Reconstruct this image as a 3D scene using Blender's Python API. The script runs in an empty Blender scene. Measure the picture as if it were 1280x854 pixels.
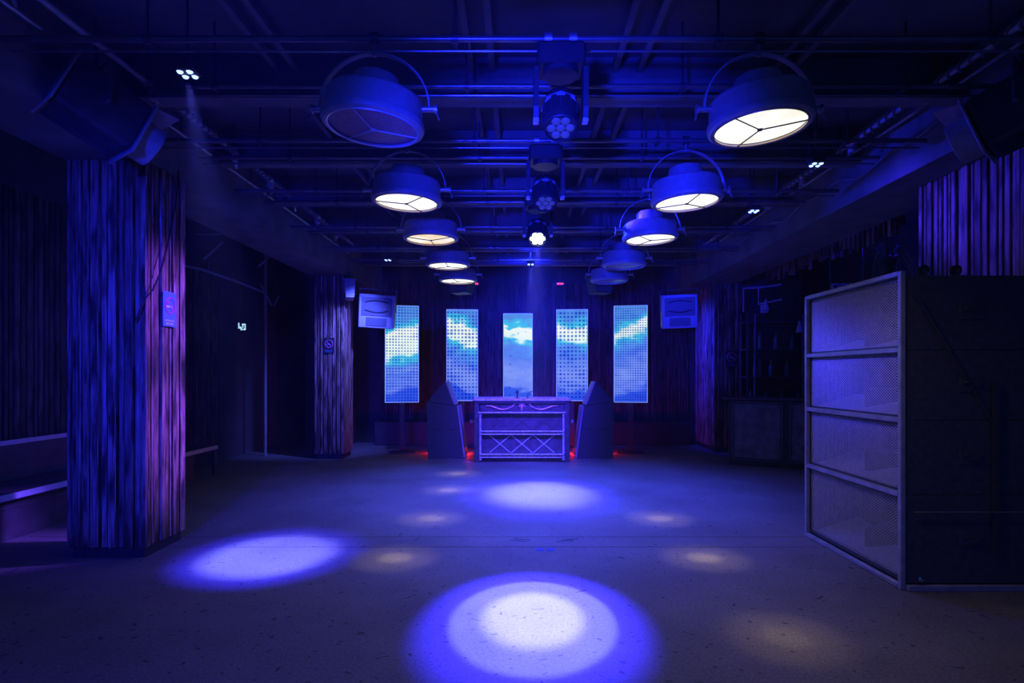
import bpy, math, random
from mathutils import Vector, Matrix, Euler
random.seed(11)
R = math.radians
SC = bpy.context.scene
COL = SC.collection

# ------------------------------------------------------------------ camera
cam_d = bpy.data.cameras.new('camera')
cam_d.sensor_width = 36.0
cam_d.lens = 20.0
cam_d.shift_x = -8 / 1280
cam_d.shift_y = 41 / 1280
cam_d.clip_start = 0.05
cam = bpy.data.objects.new('camera', cam_d)
cam.location = (0, 0, 1.5)
cam.rotation_euler = (R(90), 0, 0)
COL.objects.link(cam)
SC.camera = cam

# ------------------------------------------------------------------ world and exposure
w = bpy.data.worlds.new('world')
SC.world = w
w.use_nodes = True
bgn = w.node_tree.nodes['Background']
bgn.inputs[0].default_value = (0.05, 0.125, 1.0, 1)
bgn.inputs[1].default_value = 0.19
SC.view_settings.view_transform = 'Standard'
SC.view_settings.look = 'None'
SC.view_settings.exposure = 0.0
SC.view_settings.gamma = 1.0
SC.view_settings.use_curve_mapping = False

# ------------------------------------------------------------------ lights (wash lights; most are added without a fixture)
def aim(o, target):
    v = Vector(target) - o.location
    o.rotation_euler = v.to_track_quat('-Z', 'Y').to_euler()

def spot(name, loc, target, power, color, angle, blend=1.0, radius=0.05):
    l = bpy.data.lights.new(name, 'SPOT')
    l.energy = power; l.color = color
    l.spot_size = R(angle); l.spot_blend = blend
    l.shadow_soft_size = radius
    o = bpy.data.objects.new(name, l)
    COL.objects.link(o); o.location = loc
    aim(o, target)
    return o

def area(name, loc, target, power, color, sx, sy):
    l = bpy.data.lights.new(name, 'AREA')
    l.shape = 'RECTANGLE'; l.size = sx; l.size_y = sy
    l.energy = power; l.color = color
    o = bpy.data.objects.new(name, l)
    COL.objects.link(o); o.location = loc
    aim(o, target)
    return o

BLUE = (0.008, 0.014, 1.0)
# blue wash bars in the unseen half of the club, behind the photographer
spot('blue_wash_light', (-1.9, -0.4, 2.3), (-3.0, 4.6, 1.7), 2100, BLUE, 46, 1.0, 0.15)
spot('blue_wash_light', (-0.6, -0.4, 1.9), (0.62, 5.4, 2.90), 3600, BLUE, 37, 1.0, 0.12)
# added washes without fixtures, to brighten columns, cage and floor
spot('added_side_wash', (0.35, 5.45, 3.30), (-3.0, 4.95, 2.1), 2300, (0.15, 0.055, 1.0), 20, 1.0, 0.1)
spot('added_side_wash', (0.35, 5.45, 3.30), (-3.0, 4.99, 1.0), 3200, (0.15, 0.055, 1.0), 16, 1.0, 0.1)
spot('added_side_wash', (0.4, 6.0, 3.35), (3.73, 4.95, 2.75), 1100, (0.035, 0.02, 1.0), 26, 1.0, 0.1)
spot('added_floor_wash', (-1.2, -0.4, 3.3), (-1.0, 2.6, 0), 330, (0.008, 0.03, 1.0), 100, 1.0, 0.1)
spot('added_side_wash', (0.3, 6.7, 3.35), (3.4, 4.8, 2.3), 520, BLUE, 66, 1.0, 0.1)
spot('added_floor_wash', (0.3, 7.6, 3.35), (0.3, 7.2, 0), 2300, (0.035, 0.055, 1.0), 108, 1.0, 0.1)
# more added washes, no fixtures: booth, back columns, stage wall, hung speaker
spot('added_stage_wash', (0.25, 7.3, 3.3), (0.05, 10.4, 0.7), 2200, (0.045, 0.02, 1.0), 48, 1.0, 0.1)
spot('added_wall_wash', (1.9, 11.1, 3.3), (3.75, 11.35, 1.9), 1000, BLUE, 60, 1.0, 0.1)
spot('added_wall_wash', (-2.2, 9.2, 3.3), (-3.07, 10.3, 1.9), 800, (0.07, 0.10, 1.0), 56, 1.0, 0.1)

spot('added_wall_wash', (0.2, 9.3, 3.5), (0.0, 12.4, 1.7), 900, BLUE, 95, 1.0, 0.1)

spot('added_wall_wash', (2.3, 8.8, 3.45), (2.88, 10.15, 2.6), 190, BLUE, 34, 1.0, 0.1)

# ------------------------------------------------------------------ materials
def mat(name, color, rough=0.6, metal=0.0, var=0.0, scale=8.0, emit=None, estr=0.0, bump=0.0, spec=0.5, rnd=0.0):
    m = bpy.data.materials.new(name); m.use_nodes = True
    nt = m.node_tree; b = nt.nodes['Principled BSDF']
    b.inputs['Base Color'].default_value = (*color, 1)
    b.inputs['Roughness'].default_value = rough
    b.inputs['Metallic'].default_value = metal
    b.inputs['Specular IOR Level'].default_value = spec
    if emit:
        b.inputs['Emission Color'].default_value = (*emit, 1)
        b.inputs['Emission Strength'].default_value = estr
    if var > 0 or bump > 0:
        tc = nt.nodes.new('ShaderNodeTexCoord')
        no = nt.nodes.new('ShaderNodeTexNoise')
        no.inputs['Scale'].default_value = scale
        no.inputs['Detail'].default_value = 5
        nt.links.new(tc.outputs['Object'], no.inputs['Vector'])
        if var > 0:
            rp = nt.nodes.new('ShaderNodeValToRGB')
            rp.color_ramp.elements[0].position = 0.3
            rp.color_ramp.elements[1].position = 0.7
            rp.color_ramp.elements[0].color = (*[c * (1 - var) for c in color], 1)
            rp.color_ramp.elements[1].color = (*[min(1, c * (1 + var)) for c in color], 1)
            nt.links.new(no.outputs['Fac'], rp.inputs['Fac'])
            nt.links.new(rp.outputs['Color'], b.inputs['Base Color'])
        if bump > 0:
            bp = nt.nodes.new('ShaderNodeBump')
            bp.inputs['Strength'].default_value = bump
            bp.inputs['Distance'].default_value = 0.01
            nt.links.new(no.outputs['Fac'], bp.inputs['Height'])
            nt.links.new(bp.outputs['Normal'], b.inputs['Normal'])
    return m

def wood_mat(name, dark, light, char=0.5):
    """vertical boards: grain along z, charred blotches and knots, a tint of its own for each board"""
    m = bpy.data.materials.new(name); m.use_nodes = True
    nt = m.node_tree; N = nt.nodes; L = nt.links; b = N['Principled BSDF']
    b.inputs['Roughness'].default_value = 0.55
    b.inputs['Specular IOR Level'].default_value = 0.3
    tc = N.new('ShaderNodeTexCoord'); oi = N.new('ShaderNodeObjectInfo')
    ge = N.new('ShaderNodeNewGeometry')
    add = N.new('ShaderNodeVectorMath'); add.operation = 'ADD'
    cmb = N.new('ShaderNodeCombineXYZ')
    m1 = N.new('ShaderNodeMath'); m1.operation = 'MULTIPLY'; m1.inputs[1].default_value = 37
    m2 = N.new('ShaderNodeMath'); m2.operation = 'MULTIPLY'; m2.inputs[1].default_value = 53
    sm = N.new('ShaderNodeMath'); sm.operation = 'ADD'
    L.new(oi.outputs['Random'], sm.inputs[0]); L.new(ge.outputs['Random Per Island'], sm.inputs[1])
    L.new(sm.outputs[0], m1.inputs[0]); L.new(sm.outputs[0], m2.inputs[0])
    L.new(m1.outputs[0], cmb.inputs[0]); L.new(m2.outputs[0], cmb.inputs[2])
    L.new(tc.outputs['Object'], add.inputs[0]); L.new(cmb.outputs[0], add.inputs[1])
    mp = N.new('ShaderNodeMapping'); mp.inputs['Scale'].default_value = (60, 60, 3)
    L.new(add.outputs[0], mp.inputs['Vector'])
    g = N.new('ShaderNodeTexNoise'); g.inputs['Scale'].default_value = 1.0; g.inputs['Detail'].default_value = 4
    L.new(mp.outputs[0], g.inputs['Vector'])
    mp2 = N.new('ShaderNodeMapping'); mp2.inputs['Scale'].default_value = (9, 9, 2.6)
    L.new(add.outputs[0], mp2.inputs['Vector'])
    k = N.new('ShaderNodeTexNoise'); k.inputs['Scale'].default_value = 1.0; k.inputs['Detail'].default_value = 6
    L.new(mp2.outputs[0], k.inputs['Vector'])
    rp = N.new('ShaderNodeValToRGB')
    rp.color_ramp.elements[0].position = 0.30; rp.color_ramp.elements[0].color = (*dark, 1)
    rp.color_ramp.elements[1].position = 0.72; rp.color_ramp.elements[1].color = (*light, 1)
    L.new(g.outputs['Fac'], rp.inputs['Fac'])
    rk = N.new('ShaderNodeValToRGB')
    rk.color_ramp.elements[0].position = 0.38; rk.color_ramp.elements[0].color = (1 - char, 1 - char, 1 - char, 1)
    rk.color_ramp.elements[1].position = 0.56; rk.color_ramp.elements[1].color = (1, 1, 1, 1)
    L.new(k.outputs['Fac'], rk.inputs['Fac'])
    mx = N.new('ShaderNodeMix'); mx.data_type = 'RGBA'; mx.blend_type = 'MULTIPLY'; mx.inputs[0].default_value = 1
    L.new(rp.outputs[0], mx.inputs[6]); L.new(rk.outputs[0], mx.inputs[7])
    tint = N.new('ShaderNodeMapRange'); tint.inputs[3].default_value = 0.55; tint.inputs[4].default_value = 1.15
    fr = N.new('ShaderNodeMath'); fr.operation = 'FRACT'; L.new(sm.outputs[0], fr.inputs[0])
    L.new(fr.outputs[0], tint.inputs[0])
    hs = N.new('ShaderNodeHueSaturation'); L.new(mx.outputs[2], hs.inputs['Color']); L.new(tint.outputs[0], hs.inputs['Value'])
    L.new(hs.outputs[0], b.inputs['Base Color'])
    bp = N.new('ShaderNodeBump'); bp.inputs['Strength'].default_value = 0.35; bp.inputs['Distance'].default_value = 0.004
    L.new(g.outputs['Fac'], bp.inputs['Height']); L.new(bp.outputs[0], b.inputs['Normal'])
    return m

def floor_mat():
    m = bpy.data.materials.new('worn_concrete'); m.use_nodes = True
    nt = m.node_tree; N = nt.nodes; L = nt.links; b = N['Principled BSDF']
    tc = N.new('ShaderNodeTexCoord')
    def noise(scale, detail=5, rough=0.55):
        n = N.new('ShaderNodeTexNoise'); n.inputs['Scale'].default_value = scale
        n.inputs['Detail'].default_value = detail; n.inputs['Roughness'].default_value = rough
        L.new(tc.outputs['Object'], n.inputs['Vector']); return n
    def ramp(src, p0, c0, p1, c1):
        r = N.new('ShaderNodeValToRGB')
        r.color_ramp.elements[0].position = p0; r.color_ramp.elements[0].color = (*c0, 1)
        r.color_ramp.elements[1].position = p1; r.color_ramp.elements[1].color = (*c1, 1)
        L.new(src, r.inputs['Fac']); return r
    def mult(a, bb):
        x = N.new('ShaderNodeMix'); x.data_type = 'RGBA'; x.blend_type = 'MULTIPLY'; x.inputs[0].default_value = 1
        L.new(a, x.inputs[6]); L.new(bb, x.inputs[7]); return x.outputs[2]
    big = ramp(noise(0.9, 6).outputs['Fac'], 0.3, (0.20, 0.175, 0.155), 0.7, (0.33, 0.30, 0.27))
    fine = ramp(noise(55, 6, 0.75).outputs['Fac'], 0.34, (0.55, 0.55, 0.55), 0.6, (1.05, 1.05, 1.05))
    grit = ramp(noise(190, 3, 0.7).outputs['Fac'], 0.36, (0.5, 0.5, 0.5), 0.55, (1, 1, 1))
    # chewing-gum spots and chips: small dark flattened specks
    vmap = N.new('ShaderNodeMapping'); vmap.inputs['Scale'].default_value = (9.5, 14.5, 1)
    wob = noise(3.0, 2)
    va = N.new('ShaderNodeVectorMath'); va.operation = 'ADD'
    L.new(tc.outputs['Object'], va.inputs[0])
    vs = N.new('ShaderNodeVectorMath'); vs.operation = 'SCALE'; vs.inputs['Scale'].default_value = 0.35
    L.new(wob.outputs['Color'], vs.inputs[0]); L.new(vs.outputs[0], va.inputs[1])
    L.new(va.outputs[0], vmap.inputs['Vector'])
    vo = N.new('ShaderNodeTexVoronoi'); vo.voronoi_dimensions = '2D'; vo.inputs['Scale'].default_value = 1.0
    L.new(vmap.outputs[0], vo.inputs['Vector'])
    sep = N.new('ShaderNodeSeparateColor'); L.new(vo.outputs['Color'], sep.inputs[0])
    lim = N.new('ShaderNodeMapRange'); lim.inputs[1].default_value = 0.42; lim.inputs[2].default_value = 1.0
    lim.inputs[3].default_value = 0.0; lim.inputs[4].default_value = 0.14
    L.new(sep.outputs[0], lim.inputs[0])
    sub = N.new('ShaderNodeMath'); sub.operation = 'SUBTRACT'
    L.new(vo.outputs['Distance'], sub.inputs[0]); L.new(lim.outputs[0], sub.inputs[1])
    speck = ramp(sub.outputs[0], 0.0, (0.33, 0.32, 0.34), 0.02, (1, 1, 1))
    col = mult(mult(mult(big.outputs[0], fine.outputs[0]), grit.outputs[0]), speck.outputs[0])
    L.new(col, b.inputs['Base Color'])
    rr = N.new('ShaderNodeMapRange'); rr.inputs[3].default_value = 0.42; rr.inputs[4].default_value = 0.72
    L.new(noise(2.2, 5).outputs['Fac'], rr.inputs[0]); L.new(rr.outputs[0], b.inputs['Roughness'])
    b.inputs['Specular IOR Level'].default_value = 0.35
    bp = N.new('ShaderNodeBump'); bp.inputs['Strength'].default_value = 0.35; bp.inputs['Distance'].default_value = 0.006
    L.new(noise(70, 5, 0.7).outputs['Fac'], bp.inputs['Height']); L.new(bp.outputs[0], b.inputs['Normal'])
    return m

def lens_mat(name, c_lo, c_hi, strength):
    m = bpy.data.materials.new(name); m.use_nodes = True
    nt = m.node_tree; N = nt.nodes; L = nt.links; b = N['Principled BSDF']
    b.inputs['Base Color'].default_value = (0.5, 0.5, 0.48, 1); b.inputs['Roughness'].default_value = 0.25
    tc = N.new('ShaderNodeTexCoord'); no = N.new('ShaderNodeTexNoise')
    no.inputs['Scale'].default_value = 5; no.inputs['Detail'].default_value = 4
    L.new(tc.outputs['Object'], no.inputs['Vector'])
    r = N.new('ShaderNodeValToRGB')
    r.color_ramp.elements[0].position = 0.35; r.color_ramp.elements[0].color = (*c_lo, 1)
    r.color_ramp.elements[1].position = 0.62; r.color_ramp.elements[1].color = (*c_hi, 1)
    L.new(no.outputs['Fac'], r.inputs[0]); L.new(r.outputs[0], b.inputs['Emission Color'])
    b.inputs['Emission Strength'].default_value = strength
    return m

def screen_mat(name, band, dots, dlo, dhi, shift, seed, bw=0.06, amp=0.4):
    """LED wall picture: clouds over a blue sea with a halftone dot grid"""
    m = bpy.data.materials.new(name); m.use_nodes = True
    nt = m.node_tree; N = nt.nodes; L = nt.links
    N.remove(N['Principled BSDF'])
    em = N.new('ShaderNodeEmission'); L.new(em.outputs[0], N['Material Output'].inputs[0])
    tc = N.new('ShaderNodeTexCoord')
    sx = N.new('ShaderNodeSeparateXYZ'); L.new(tc.outputs['Object'], sx.inputs[0])
    mp = N.new('ShaderNodeMapping'); mp.inputs['Location'].default_value = (seed, 0, seed * 1.7); mp.inputs['Scale'].default_value = (1.5, 1, 3.2)
    L.new(tc.outputs['Object'], mp.inputs['Vector'])
    no = N.new('ShaderNodeTexNoise'); no.inputs['Scale'].default_value = 1.6; no.inputs['Detail'].default_value = 5
    L.new(mp.outputs[0], no.inputs['Vector'])
    # height 0..1 on the panel, pushed around by the cloud noise
    h = N.new('ShaderNodeMapRange'); h.inputs[1].default_value = -0.92; h.inputs[2].default_value = 0.92
    L.new(sx.outputs['Z'], h.inputs[0])
    nb = N.new('ShaderNodeMath'); nb.operation = 'SUBTRACT'; nb.inputs[1].default_value = 0.5; L.new(no.outputs['Fac'], nb.inputs[0])
    nm = N.new('ShaderNodeMath'); nm.operation = 'MULTIPLY_ADD'; nm.inputs[1].default_value = amp
    L.new(nb.outputs[0], nm.inputs[0]); L.new(h.outputs[0], nm.inputs[2])
    sl = N.new('ShaderNodeMath'); sl.operation = 'MULTIPLY_ADD'; sl.inputs[1].default_value = shift
    L.new(sx.outputs['X'], sl.inputs[0]); L.new(nm.outputs[0], sl.inputs[2])
    r = N.new('ShaderNodeValToRGB')
    e = r.color_ramp.elements
    b0 = band
    stops = [(0.0, (0.03, 0.09, 0.80)), (0.10, (0.03, 0.10, 0.85)), (0.17, (0.16, 0.26, 0.95)), (0.30, (0.22, 0.33, 0.95)),
             (b0 - 0.20 - bw, (0.10, 0.22, 0.90)), (b0 - 0.10 - bw, (0.10, 0.30, 0.90)), (b0 - 0.04 - bw, (0.06, 0.58, 0.85)),
             (b0 - bw, (0.80, 0.98, 0.92)), (b0 + bw, (0.95, 1.0, 0.92)), (b0 + bw + 0.04, (0.05, 0.60, 0.85)), (min(0.99, b0 + bw + 0.13), (0.09, 0.28, 0.80))]
    e[0].position, e[0].color = stops[0][0], (*stops[0][1], 1)
    e[1].position, e[1].color = stops[-1][0], (*stops[-1][1], 1)
    for p, c in stops[1:-1]:
        x = e.new(p); x.color = (*c, 1)
    L.new(sl.outputs[0], r.inputs[0])
    # halftone dots
    vm = N.new('ShaderNodeCombineXYZ'); L.new(sx.outputs['X'], vm.inputs[0]); L.new(sx.outputs['Z'], vm.inputs[1])
    vo = N.new('ShaderNodeTexVoronoi'); vo.voronoi_dimensions = '2D'; vo.inputs['Scale'].default_value = dots
    vo.inputs['Randomness'].default_value = 0.0
    L.new(vm.outputs[0], vo.inputs['Vector'])
    rad = N.new('ShaderNodeMapRange'); rad.inputs[1].default_value = 0.25; rad.inputs[2].default_value = 0.75
    rad.inputs[3].default_value = dlo; rad.inputs[4].default_value = dhi
    n2 = N.new('ShaderNodeTexNoise'); n2.inputs['Scale'].default_value = 2.2; n2.inputs['Detail'].default_value = 2
    L.new(mp.outputs[0], n2.inputs['Vector']); L.new(n2.outputs['Fac'], rad.inputs[0])
    sb = N.new('ShaderNodeMath'); sb.operation = 'SUBTRACT'; L.new(vo.outputs['Distance'], sb.inputs[0]); L.new(rad.outputs[0], sb.inputs[1])
    dr = N.new('ShaderNodeValToRGB')
    dr.color_ramp.elements[0].position = 0.0; dr.color_ramp.elements[0].color = (0.12, 0.22, 0.72, 1)
    dr.color_ramp.elements[1].position = 0.2; dr.color_ramp.elements[1].color = (1, 1, 1, 1)
    L.new(sb.outputs[0], dr.inputs[0])
    mx = N.new('ShaderNodeMix'); mx.data_type = 'RGBA'; mx.blend_type = 'MULTIPLY'; mx.inputs[0].default_value = 1
    L.new(r.outputs[0], mx.inputs[6]); L.new(dr.outputs[0], mx.inputs[7])
    L.new(mx.outputs[2], em.inputs[0])
    em.inputs[1].default_value = 0.95
    return m

M = {}
M['floor'] = floor_mat()
M['ceiling'] = mat('dark_painted_ceiling', (0.11, 0.11, 0.115), 0.8, var=0.3, scale=2)
M['wall'] = mat('dark_painted_wall', (0.06, 0.06, 0.064), 0.8, var=0.3, scale=3)
M['beam'] = mat('painted_beam', (0.16, 0.16, 0.165), 0.7, var=0.25, scale=3)
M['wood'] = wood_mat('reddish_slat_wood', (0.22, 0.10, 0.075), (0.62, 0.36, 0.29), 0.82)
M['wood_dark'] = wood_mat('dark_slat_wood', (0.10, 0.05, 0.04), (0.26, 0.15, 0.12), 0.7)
M['black'] = mat('black_paint', (0.035, 0.035, 0.038), 0.5, var=0.2, scale=10)
M['rubber'] = mat('black_rubber', (0.015, 0.015, 0.016), 0.7)
M['steel'] = mat('galvanised_steel', (0.42, 0.42, 0.44), 0.38, 0.75, var=0.25, scale=14)
M['dark_steel'] = mat('dark_steel', (0.10, 0.10, 0.11), 0.4, 0.5, var=0.2, scale=10)
M['grey_paint'] = mat('grey_hammered_paint', (0.34, 0.34, 0.36), 0.42, 0.1, var=0.12, scale=20, bump=0.05)
M['bezel'] = mat('brass_bezel', (0.45, 0.36, 0.26), 0.35, 0.6, var=0.1, scale=12)
M['pipe'] = mat('dull_grey_pipe', (0.20, 0.20, 0.215), 0.3, 0.6, var=0.2, scale=5)
M['chrome'] = mat('chrome', (0.75, 0.75, 0.78), 0.15, 1.0)
M['lens_on'] = lens_mat('lit_lens', (0.78, 0.74, 0.58), (0.98, 0.97, 0.88), 1.25)
M['lens_yellow'] = lens_mat('lit_yellow_lens', (0.85, 0.60, 0.14), (0.95, 0.88, 0.62), 1.05)
M['lens_off'] = mat('unlit_lens', (0.36, 0.22, 0.28), 0.35, var=0.25, scale=60)
M['led_white'] = mat('lit_white_led', (0.8, 0.8, 0.8), 0.3, emit=(0.85, 0.88, 1.0), estr=9.0)
M['led_blue'] = mat('lit_blue_led', (0.3, 0.3, 0.9), 0.3, emit=(0.12, 0.22, 1.0), estr=9.0)
M['led_pale'] = mat('lit_pale_led', (0.5, 0.5, 0.9), 0.3, emit=(0.35, 0.5, 1.0), estr=2.2)
M['led_dim'] = mat('dim_led', (0.10, 0.10, 0.14), 0.12, emit=(0.15, 0.2, 1.0), estr=0.10)
M['frame_glow'] = mat('screen_light_on_frame', (0.5, 0.5, 0.6), 0.4, emit=(0.22, 0.40, 1.0), estr=0.8)  # emission stands in for screen light falling on the frame
M['led_red'] = mat('lit_red_led', (0.8, 0.1, 0.1), 0.3, emit=(1.0, 0.06, 0.05), estr=2.0)
M['spk_white'] = mat('pale_speaker_paint', (0.42, 0.40, 0.46), 0.5, var=0.05, scale=5)
M['spk_black'] = mat('black_speaker_paint', (0.075, 0.075, 0.08), 0.55, var=0.25, scale=30, bump=0.1)
M['spk_grille'] = mat('grey_speaker_grille', (0.16, 0.15, 0.17), 0.5, 0.2, var=0.2, scale=60)
M['cage'] = mat('cage_bar_paint', (0.36, 0.36, 0.39), 0.35, 0.2, var=0.2, scale=12)
M['mesh'] = mat('expanded_metal', (0.58, 0.54, 0.50), 0.42, 0.3, var=0.12, scale=20)
M['baffle'] = mat('grey_horn_board', (0.035, 0.033, 0.033), 0.6, var=0.2, scale=6)
M['splitter'] = mat('dull_grey_board', (0.10, 0.095, 0.095), 0.6, var=0.2, scale=6)
M['desk'] = mat('dark_varnished_wood', (0.11, 0.08, 0.10), 0.36, var=0.35, scale=14)
M['desk_hi'] = mat('pale_edge', (0.75, 0.68, 0.68), 0.35, var=0.4, scale=22)  # paler than the rest of the desk
M['desk_panel'] = mat('reed_panel', (0.16, 0.11, 0.15), 0.45, var=0.3, scale=10)
M['carving'] = mat('red_lit_carving', (0.95, 0.40, 0.45), 0.35, 0.1, var=0.3, scale=25)  # red light on the carving is put into its colour
M['sign_blue'] = mat('sign_plate', (0.10, 0.22, 0.42), 0.4, var=0.1, scale=6)
M['sign_black'] = mat('black_sign_plate', (0.03, 0.03, 0.035), 0.4)
M['sign_red'] = mat('sign_red_print', (0.62, 0.10, 0.26), 0.4)
M['sign_white'] = mat('sign_white_print', (0.75, 0.78, 0.8), 0.4)
M['sign_lit'] = mat('lit_sign_print', (0.7, 0.8, 0.9), 0.4, emit=(0.45, 0.75, 1.0), estr=0.9)
M['counter'] = mat('painted_counter_panel', (0.17, 0.18, 0.20), 0.55, var=0.45, scale=7)
M['trim_steel'] = mat('brushed_trim', (0.62, 0.66, 0.72), 0.4, 0.3, var=0.1, scale=10)
M['bench'] = mat('dark_bench_board', (0.07, 0.065, 0.07), 0.45, var=0.3, scale=6)
M['leaf'] = mat('dark_leaf', (0.12, 0.16, 0.13), 0.45, var=0.4, scale=8)
M['tape'] = mat('blue_floor_tape', (0.02, 0.045, 0.32), 0.5)
M['scuff'] = mat('dark_floor_scuff', (0.05, 0.045, 0.06), 0.6)
M['cable'] = mat('black_cable', (0.012, 0.012, 0.013), 0.5)
M['cable_grey'] = mat('grey_cable', (0.22, 0.22, 0.24), 0.5)
M['glass'] = mat('bottle_glass', (0.10, 0.14, 0.12), 0.1, var=0.2, scale=3)
M['red_gel'] = mat('lit_red_strip', (0.8, 0.05, 0.05), 0.4, emit=(1.0, 0.02, 0.03), estr=3.0)

# ------------------------------------------------------------------ mesh helpers
class MB:
    def __init__(s):
        s.v = []; s.f = []
    def add(s, vs, fs):
        o = len(s.v); s.v += [tuple(x) for x in vs]; s.f += [tuple(i + o for i in f) for f in fs]; return s
    def box(s, c, size, rot=None):
        hx, hy, hz = size[0] / 2, size[1] / 2, size[2] / 2
        vs = [Vector((x, y, z)) for z in (-hz, hz) for x, y in ((-hx, -hy), (hx, -hy), (hx, hy), (-hx, hy))]
        if rot: 
            q = Euler(rot).to_matrix(); vs = [q @ v for v in vs]
        vs = [v + Vector(c) for v in vs]
        return s.add(vs, [(3, 2, 1, 0), (4, 5, 6, 7), (0, 1, 5, 4), (1, 2, 6, 5), (2, 3, 7, 6), (3, 0, 4, 7)])
    def cbox(s, c, size, ch):
        """box with chamfered vertical edges and top and bottom"""
        x, y, z = size[0] / 2, size[1] / 2, size[2] / 2
        def ring(hx, hy, hz, cc):
            return [(hx - cc, -hy, hz), (hx, -hy + cc, hz), (hx, hy - cc, hz), (hx - cc, hy, hz), (-hx + cc, hy, hz), (-hx, hy - cc, hz), (-hx, -hy + cc, hz), (-hx + cc, -hy, hz)]
        rings = [ring(x - ch, y - ch, -z, ch * .6), ring(x, y, -z + ch, ch), ring(x, y, z - ch, ch), ring(x - ch, y - ch, z, ch * .6)]
        vs = [Vector(p) + Vector(c) for r in rings for p in r]
        fs = [tuple(range(7, -1, -1)), tuple(range(24, 32))]
        for k in range(3):
            for i in range(8):
                j = (i + 1) % 8
                fs.append((k * 8 + i, k * 8 + j, k * 8 + 8 + j, k * 8 + 8 + i))
        return s.add(vs, fs)
    def cyl(s, p0, p1, r0, n=16, r1=None):
        r1 = r0 if r1 is None else r1
        p0 = Vector(p0); p1 = Vector(p1); d = (p1 - p0).normalized()
        a = d.orthogonal().normalized(); b = d.cross(a)
        vs = []
        for p, r in ((p0, r0), (p1, r1)):
            for i in range(n):
                t = 2 * math.pi * i / n
                vs.append(p + (a * math.cos(t) + b * math.sin(t)) * r)
        fs = [(i, (i + 1) % n, n + (i + 1) % n, n + i) for i in range(n)]
        fs += [tuple(range(n - 1, -1, -1)), tuple(range(n, 2 * n))]
        return s.add(vs, fs)
    def lathe(s, prof, n=32, c=(0, 0, 0), close=False):
        """prof: (radius, z) points turned round the z axis"""
        vs = []; fs = []
        for r, z in prof:
            for i in range(n):
                t = 2 * math.pi * i / n
                vs.append((c[0] + r * math.cos(t), c[1] + r * math.sin(t), c[2] + z))
        m = len(prof)
        for k in range(m if close else m - 1):
            k2 = (k + 1) % m
            for i in range(n):
                j = (i + 1) % n
                fs.append((k * n + i, k * n + j, k2 * n + j, k2 * n + i))
        if not close:
            if prof[0][0] > 1e-5: fs.append(tuple(range(n - 1, -1, -1)))
            if prof[-1][0] > 1e-5: fs.append(tuple((m - 1) * n + i for i in range(n)))
        return s.add(vs, fs)
    def tube(s, pts, r, n=8, closed=False, rz=None):
        pts = [Vector(p) for p in pts]; m = len(pts); vs = []; fs = []
        up = None
        for k, p in enumerate(pts):
            if closed: d = pts[(k + 1) % m] - pts[k - 1]
            else: d = pts[min(k + 1, m - 1)] - pts[max(k - 1, 0)]
            d.normalize()
            if up is None: up = d.orthogonal().normalized()
            up = (up - d * up.dot(d)).normalized()
            b = d.cross(up)
            rr = r[k] if isinstance(r, (list, tuple)) else r
            for i in range(n):
                t = 2 * math.pi * i / n
                vs.append(p + up * math.cos(t) * rr + b * math.sin(t) * rr)
        for k in range(m if closed else m - 1):
            k2 = (k + 1) % m
            for i in range(n):
                j = (i + 1) % n
                fs.append((k * n + i, k * n + j, k2 * n + j, k2 * n + i))
        if not closed:
            fs += [tuple(range(n - 1, -1, -1)), tuple((m - 1) * n + i for i in range(n))]
        return s.add(vs, fs)
    def prism(s, poly, ext):
        """poly: list of 3D points (planar), ext: extrusion vector"""
        n = len(poly); e = Vector(ext)
        vs = [Vector(p) for p in poly] + [Vector(p) + e for p in poly]
        fs = [tuple(range(n - 1, -1, -1)), tuple(range(n, 2 * n))]
        fs += [(i, (i + 1) % n, n + (i + 1) % n, n + i) for i in range(n)]
        return s.add(vs, fs)
    def build(s, name, m, parent=None, loc=(0, 0, 0), rot=(0, 0, 0), smooth=True):
        me = bpy.data.meshes.new(name)
        me.from_pydata(s.v, [], s.f); me.validate(); me.update()
        bm_fix(me)
        me.materials.append(M[m])
        if smooth:
            me.shade_smooth(); me.set_sharp_from_angle(angle=R(32))
        o = bpy.data.objects.new(name, me)
        COL.objects.link(o)
        o.location = loc; o.rotation_euler = rot
        if parent: o.parent = parent
        return o

import bmesh
def bm_fix(me):
    b = bmesh.new(); b.from_mesh(me)
    bmesh.ops.recalc_face_normals(b, faces=b.faces)
    b.to_mesh(me); b.free()

def empty(name, loc=(0, 0, 0), rot=(0, 0, 0)):
    o = bpy.data.objects.new(name, None); COL.objects.link(o)
    o.location = loc; o.rotation_euler = rot; o.empty_display_size = 0.1
    return o

def tag(o, label, cat, group=None):
    o['label'] = label; o['category'] = cat
    if group: o['group'] = group
    return o

def struct(o, label=None):
    o['kind'] = 'structure'
    if label: o['label'] = label
    return o

def copy_tree(o, parent=None):
    c = o.copy(); COL.objects.link(c)
    if parent: c.parent = parent
    for ch in list(o.children): copy_tree(ch, c)
    return c

# ================================================================== SETTING
XL, XR, YB, ZC = -5.15, 6.2, 12.5, 3.95     # left wall, right wall, back wall, ceiling
# floor: screed base with three slabs and joints between them
fl = struct(MB().box(((XL + XR) / 2, 5.9, -0.09), (XR - XL + 0.2, 13.6, 0.10)).build('floor', 'scuff'), 'worn concrete floor with dark specks and two joints')
def slab(y0, y1, dz=0.0):
    MB().box(((XL + XR) / 2, (y0 + y1) / 2, -0.02 + dz / 2), (XR - XL + 0.2, y1 - y0, 0.04 + dz)).build('floor_slab', 'floor', fl)
slab(-0.9, 4.935); slab(4.945, 5.245); slab(5.255, 12.7)

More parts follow.
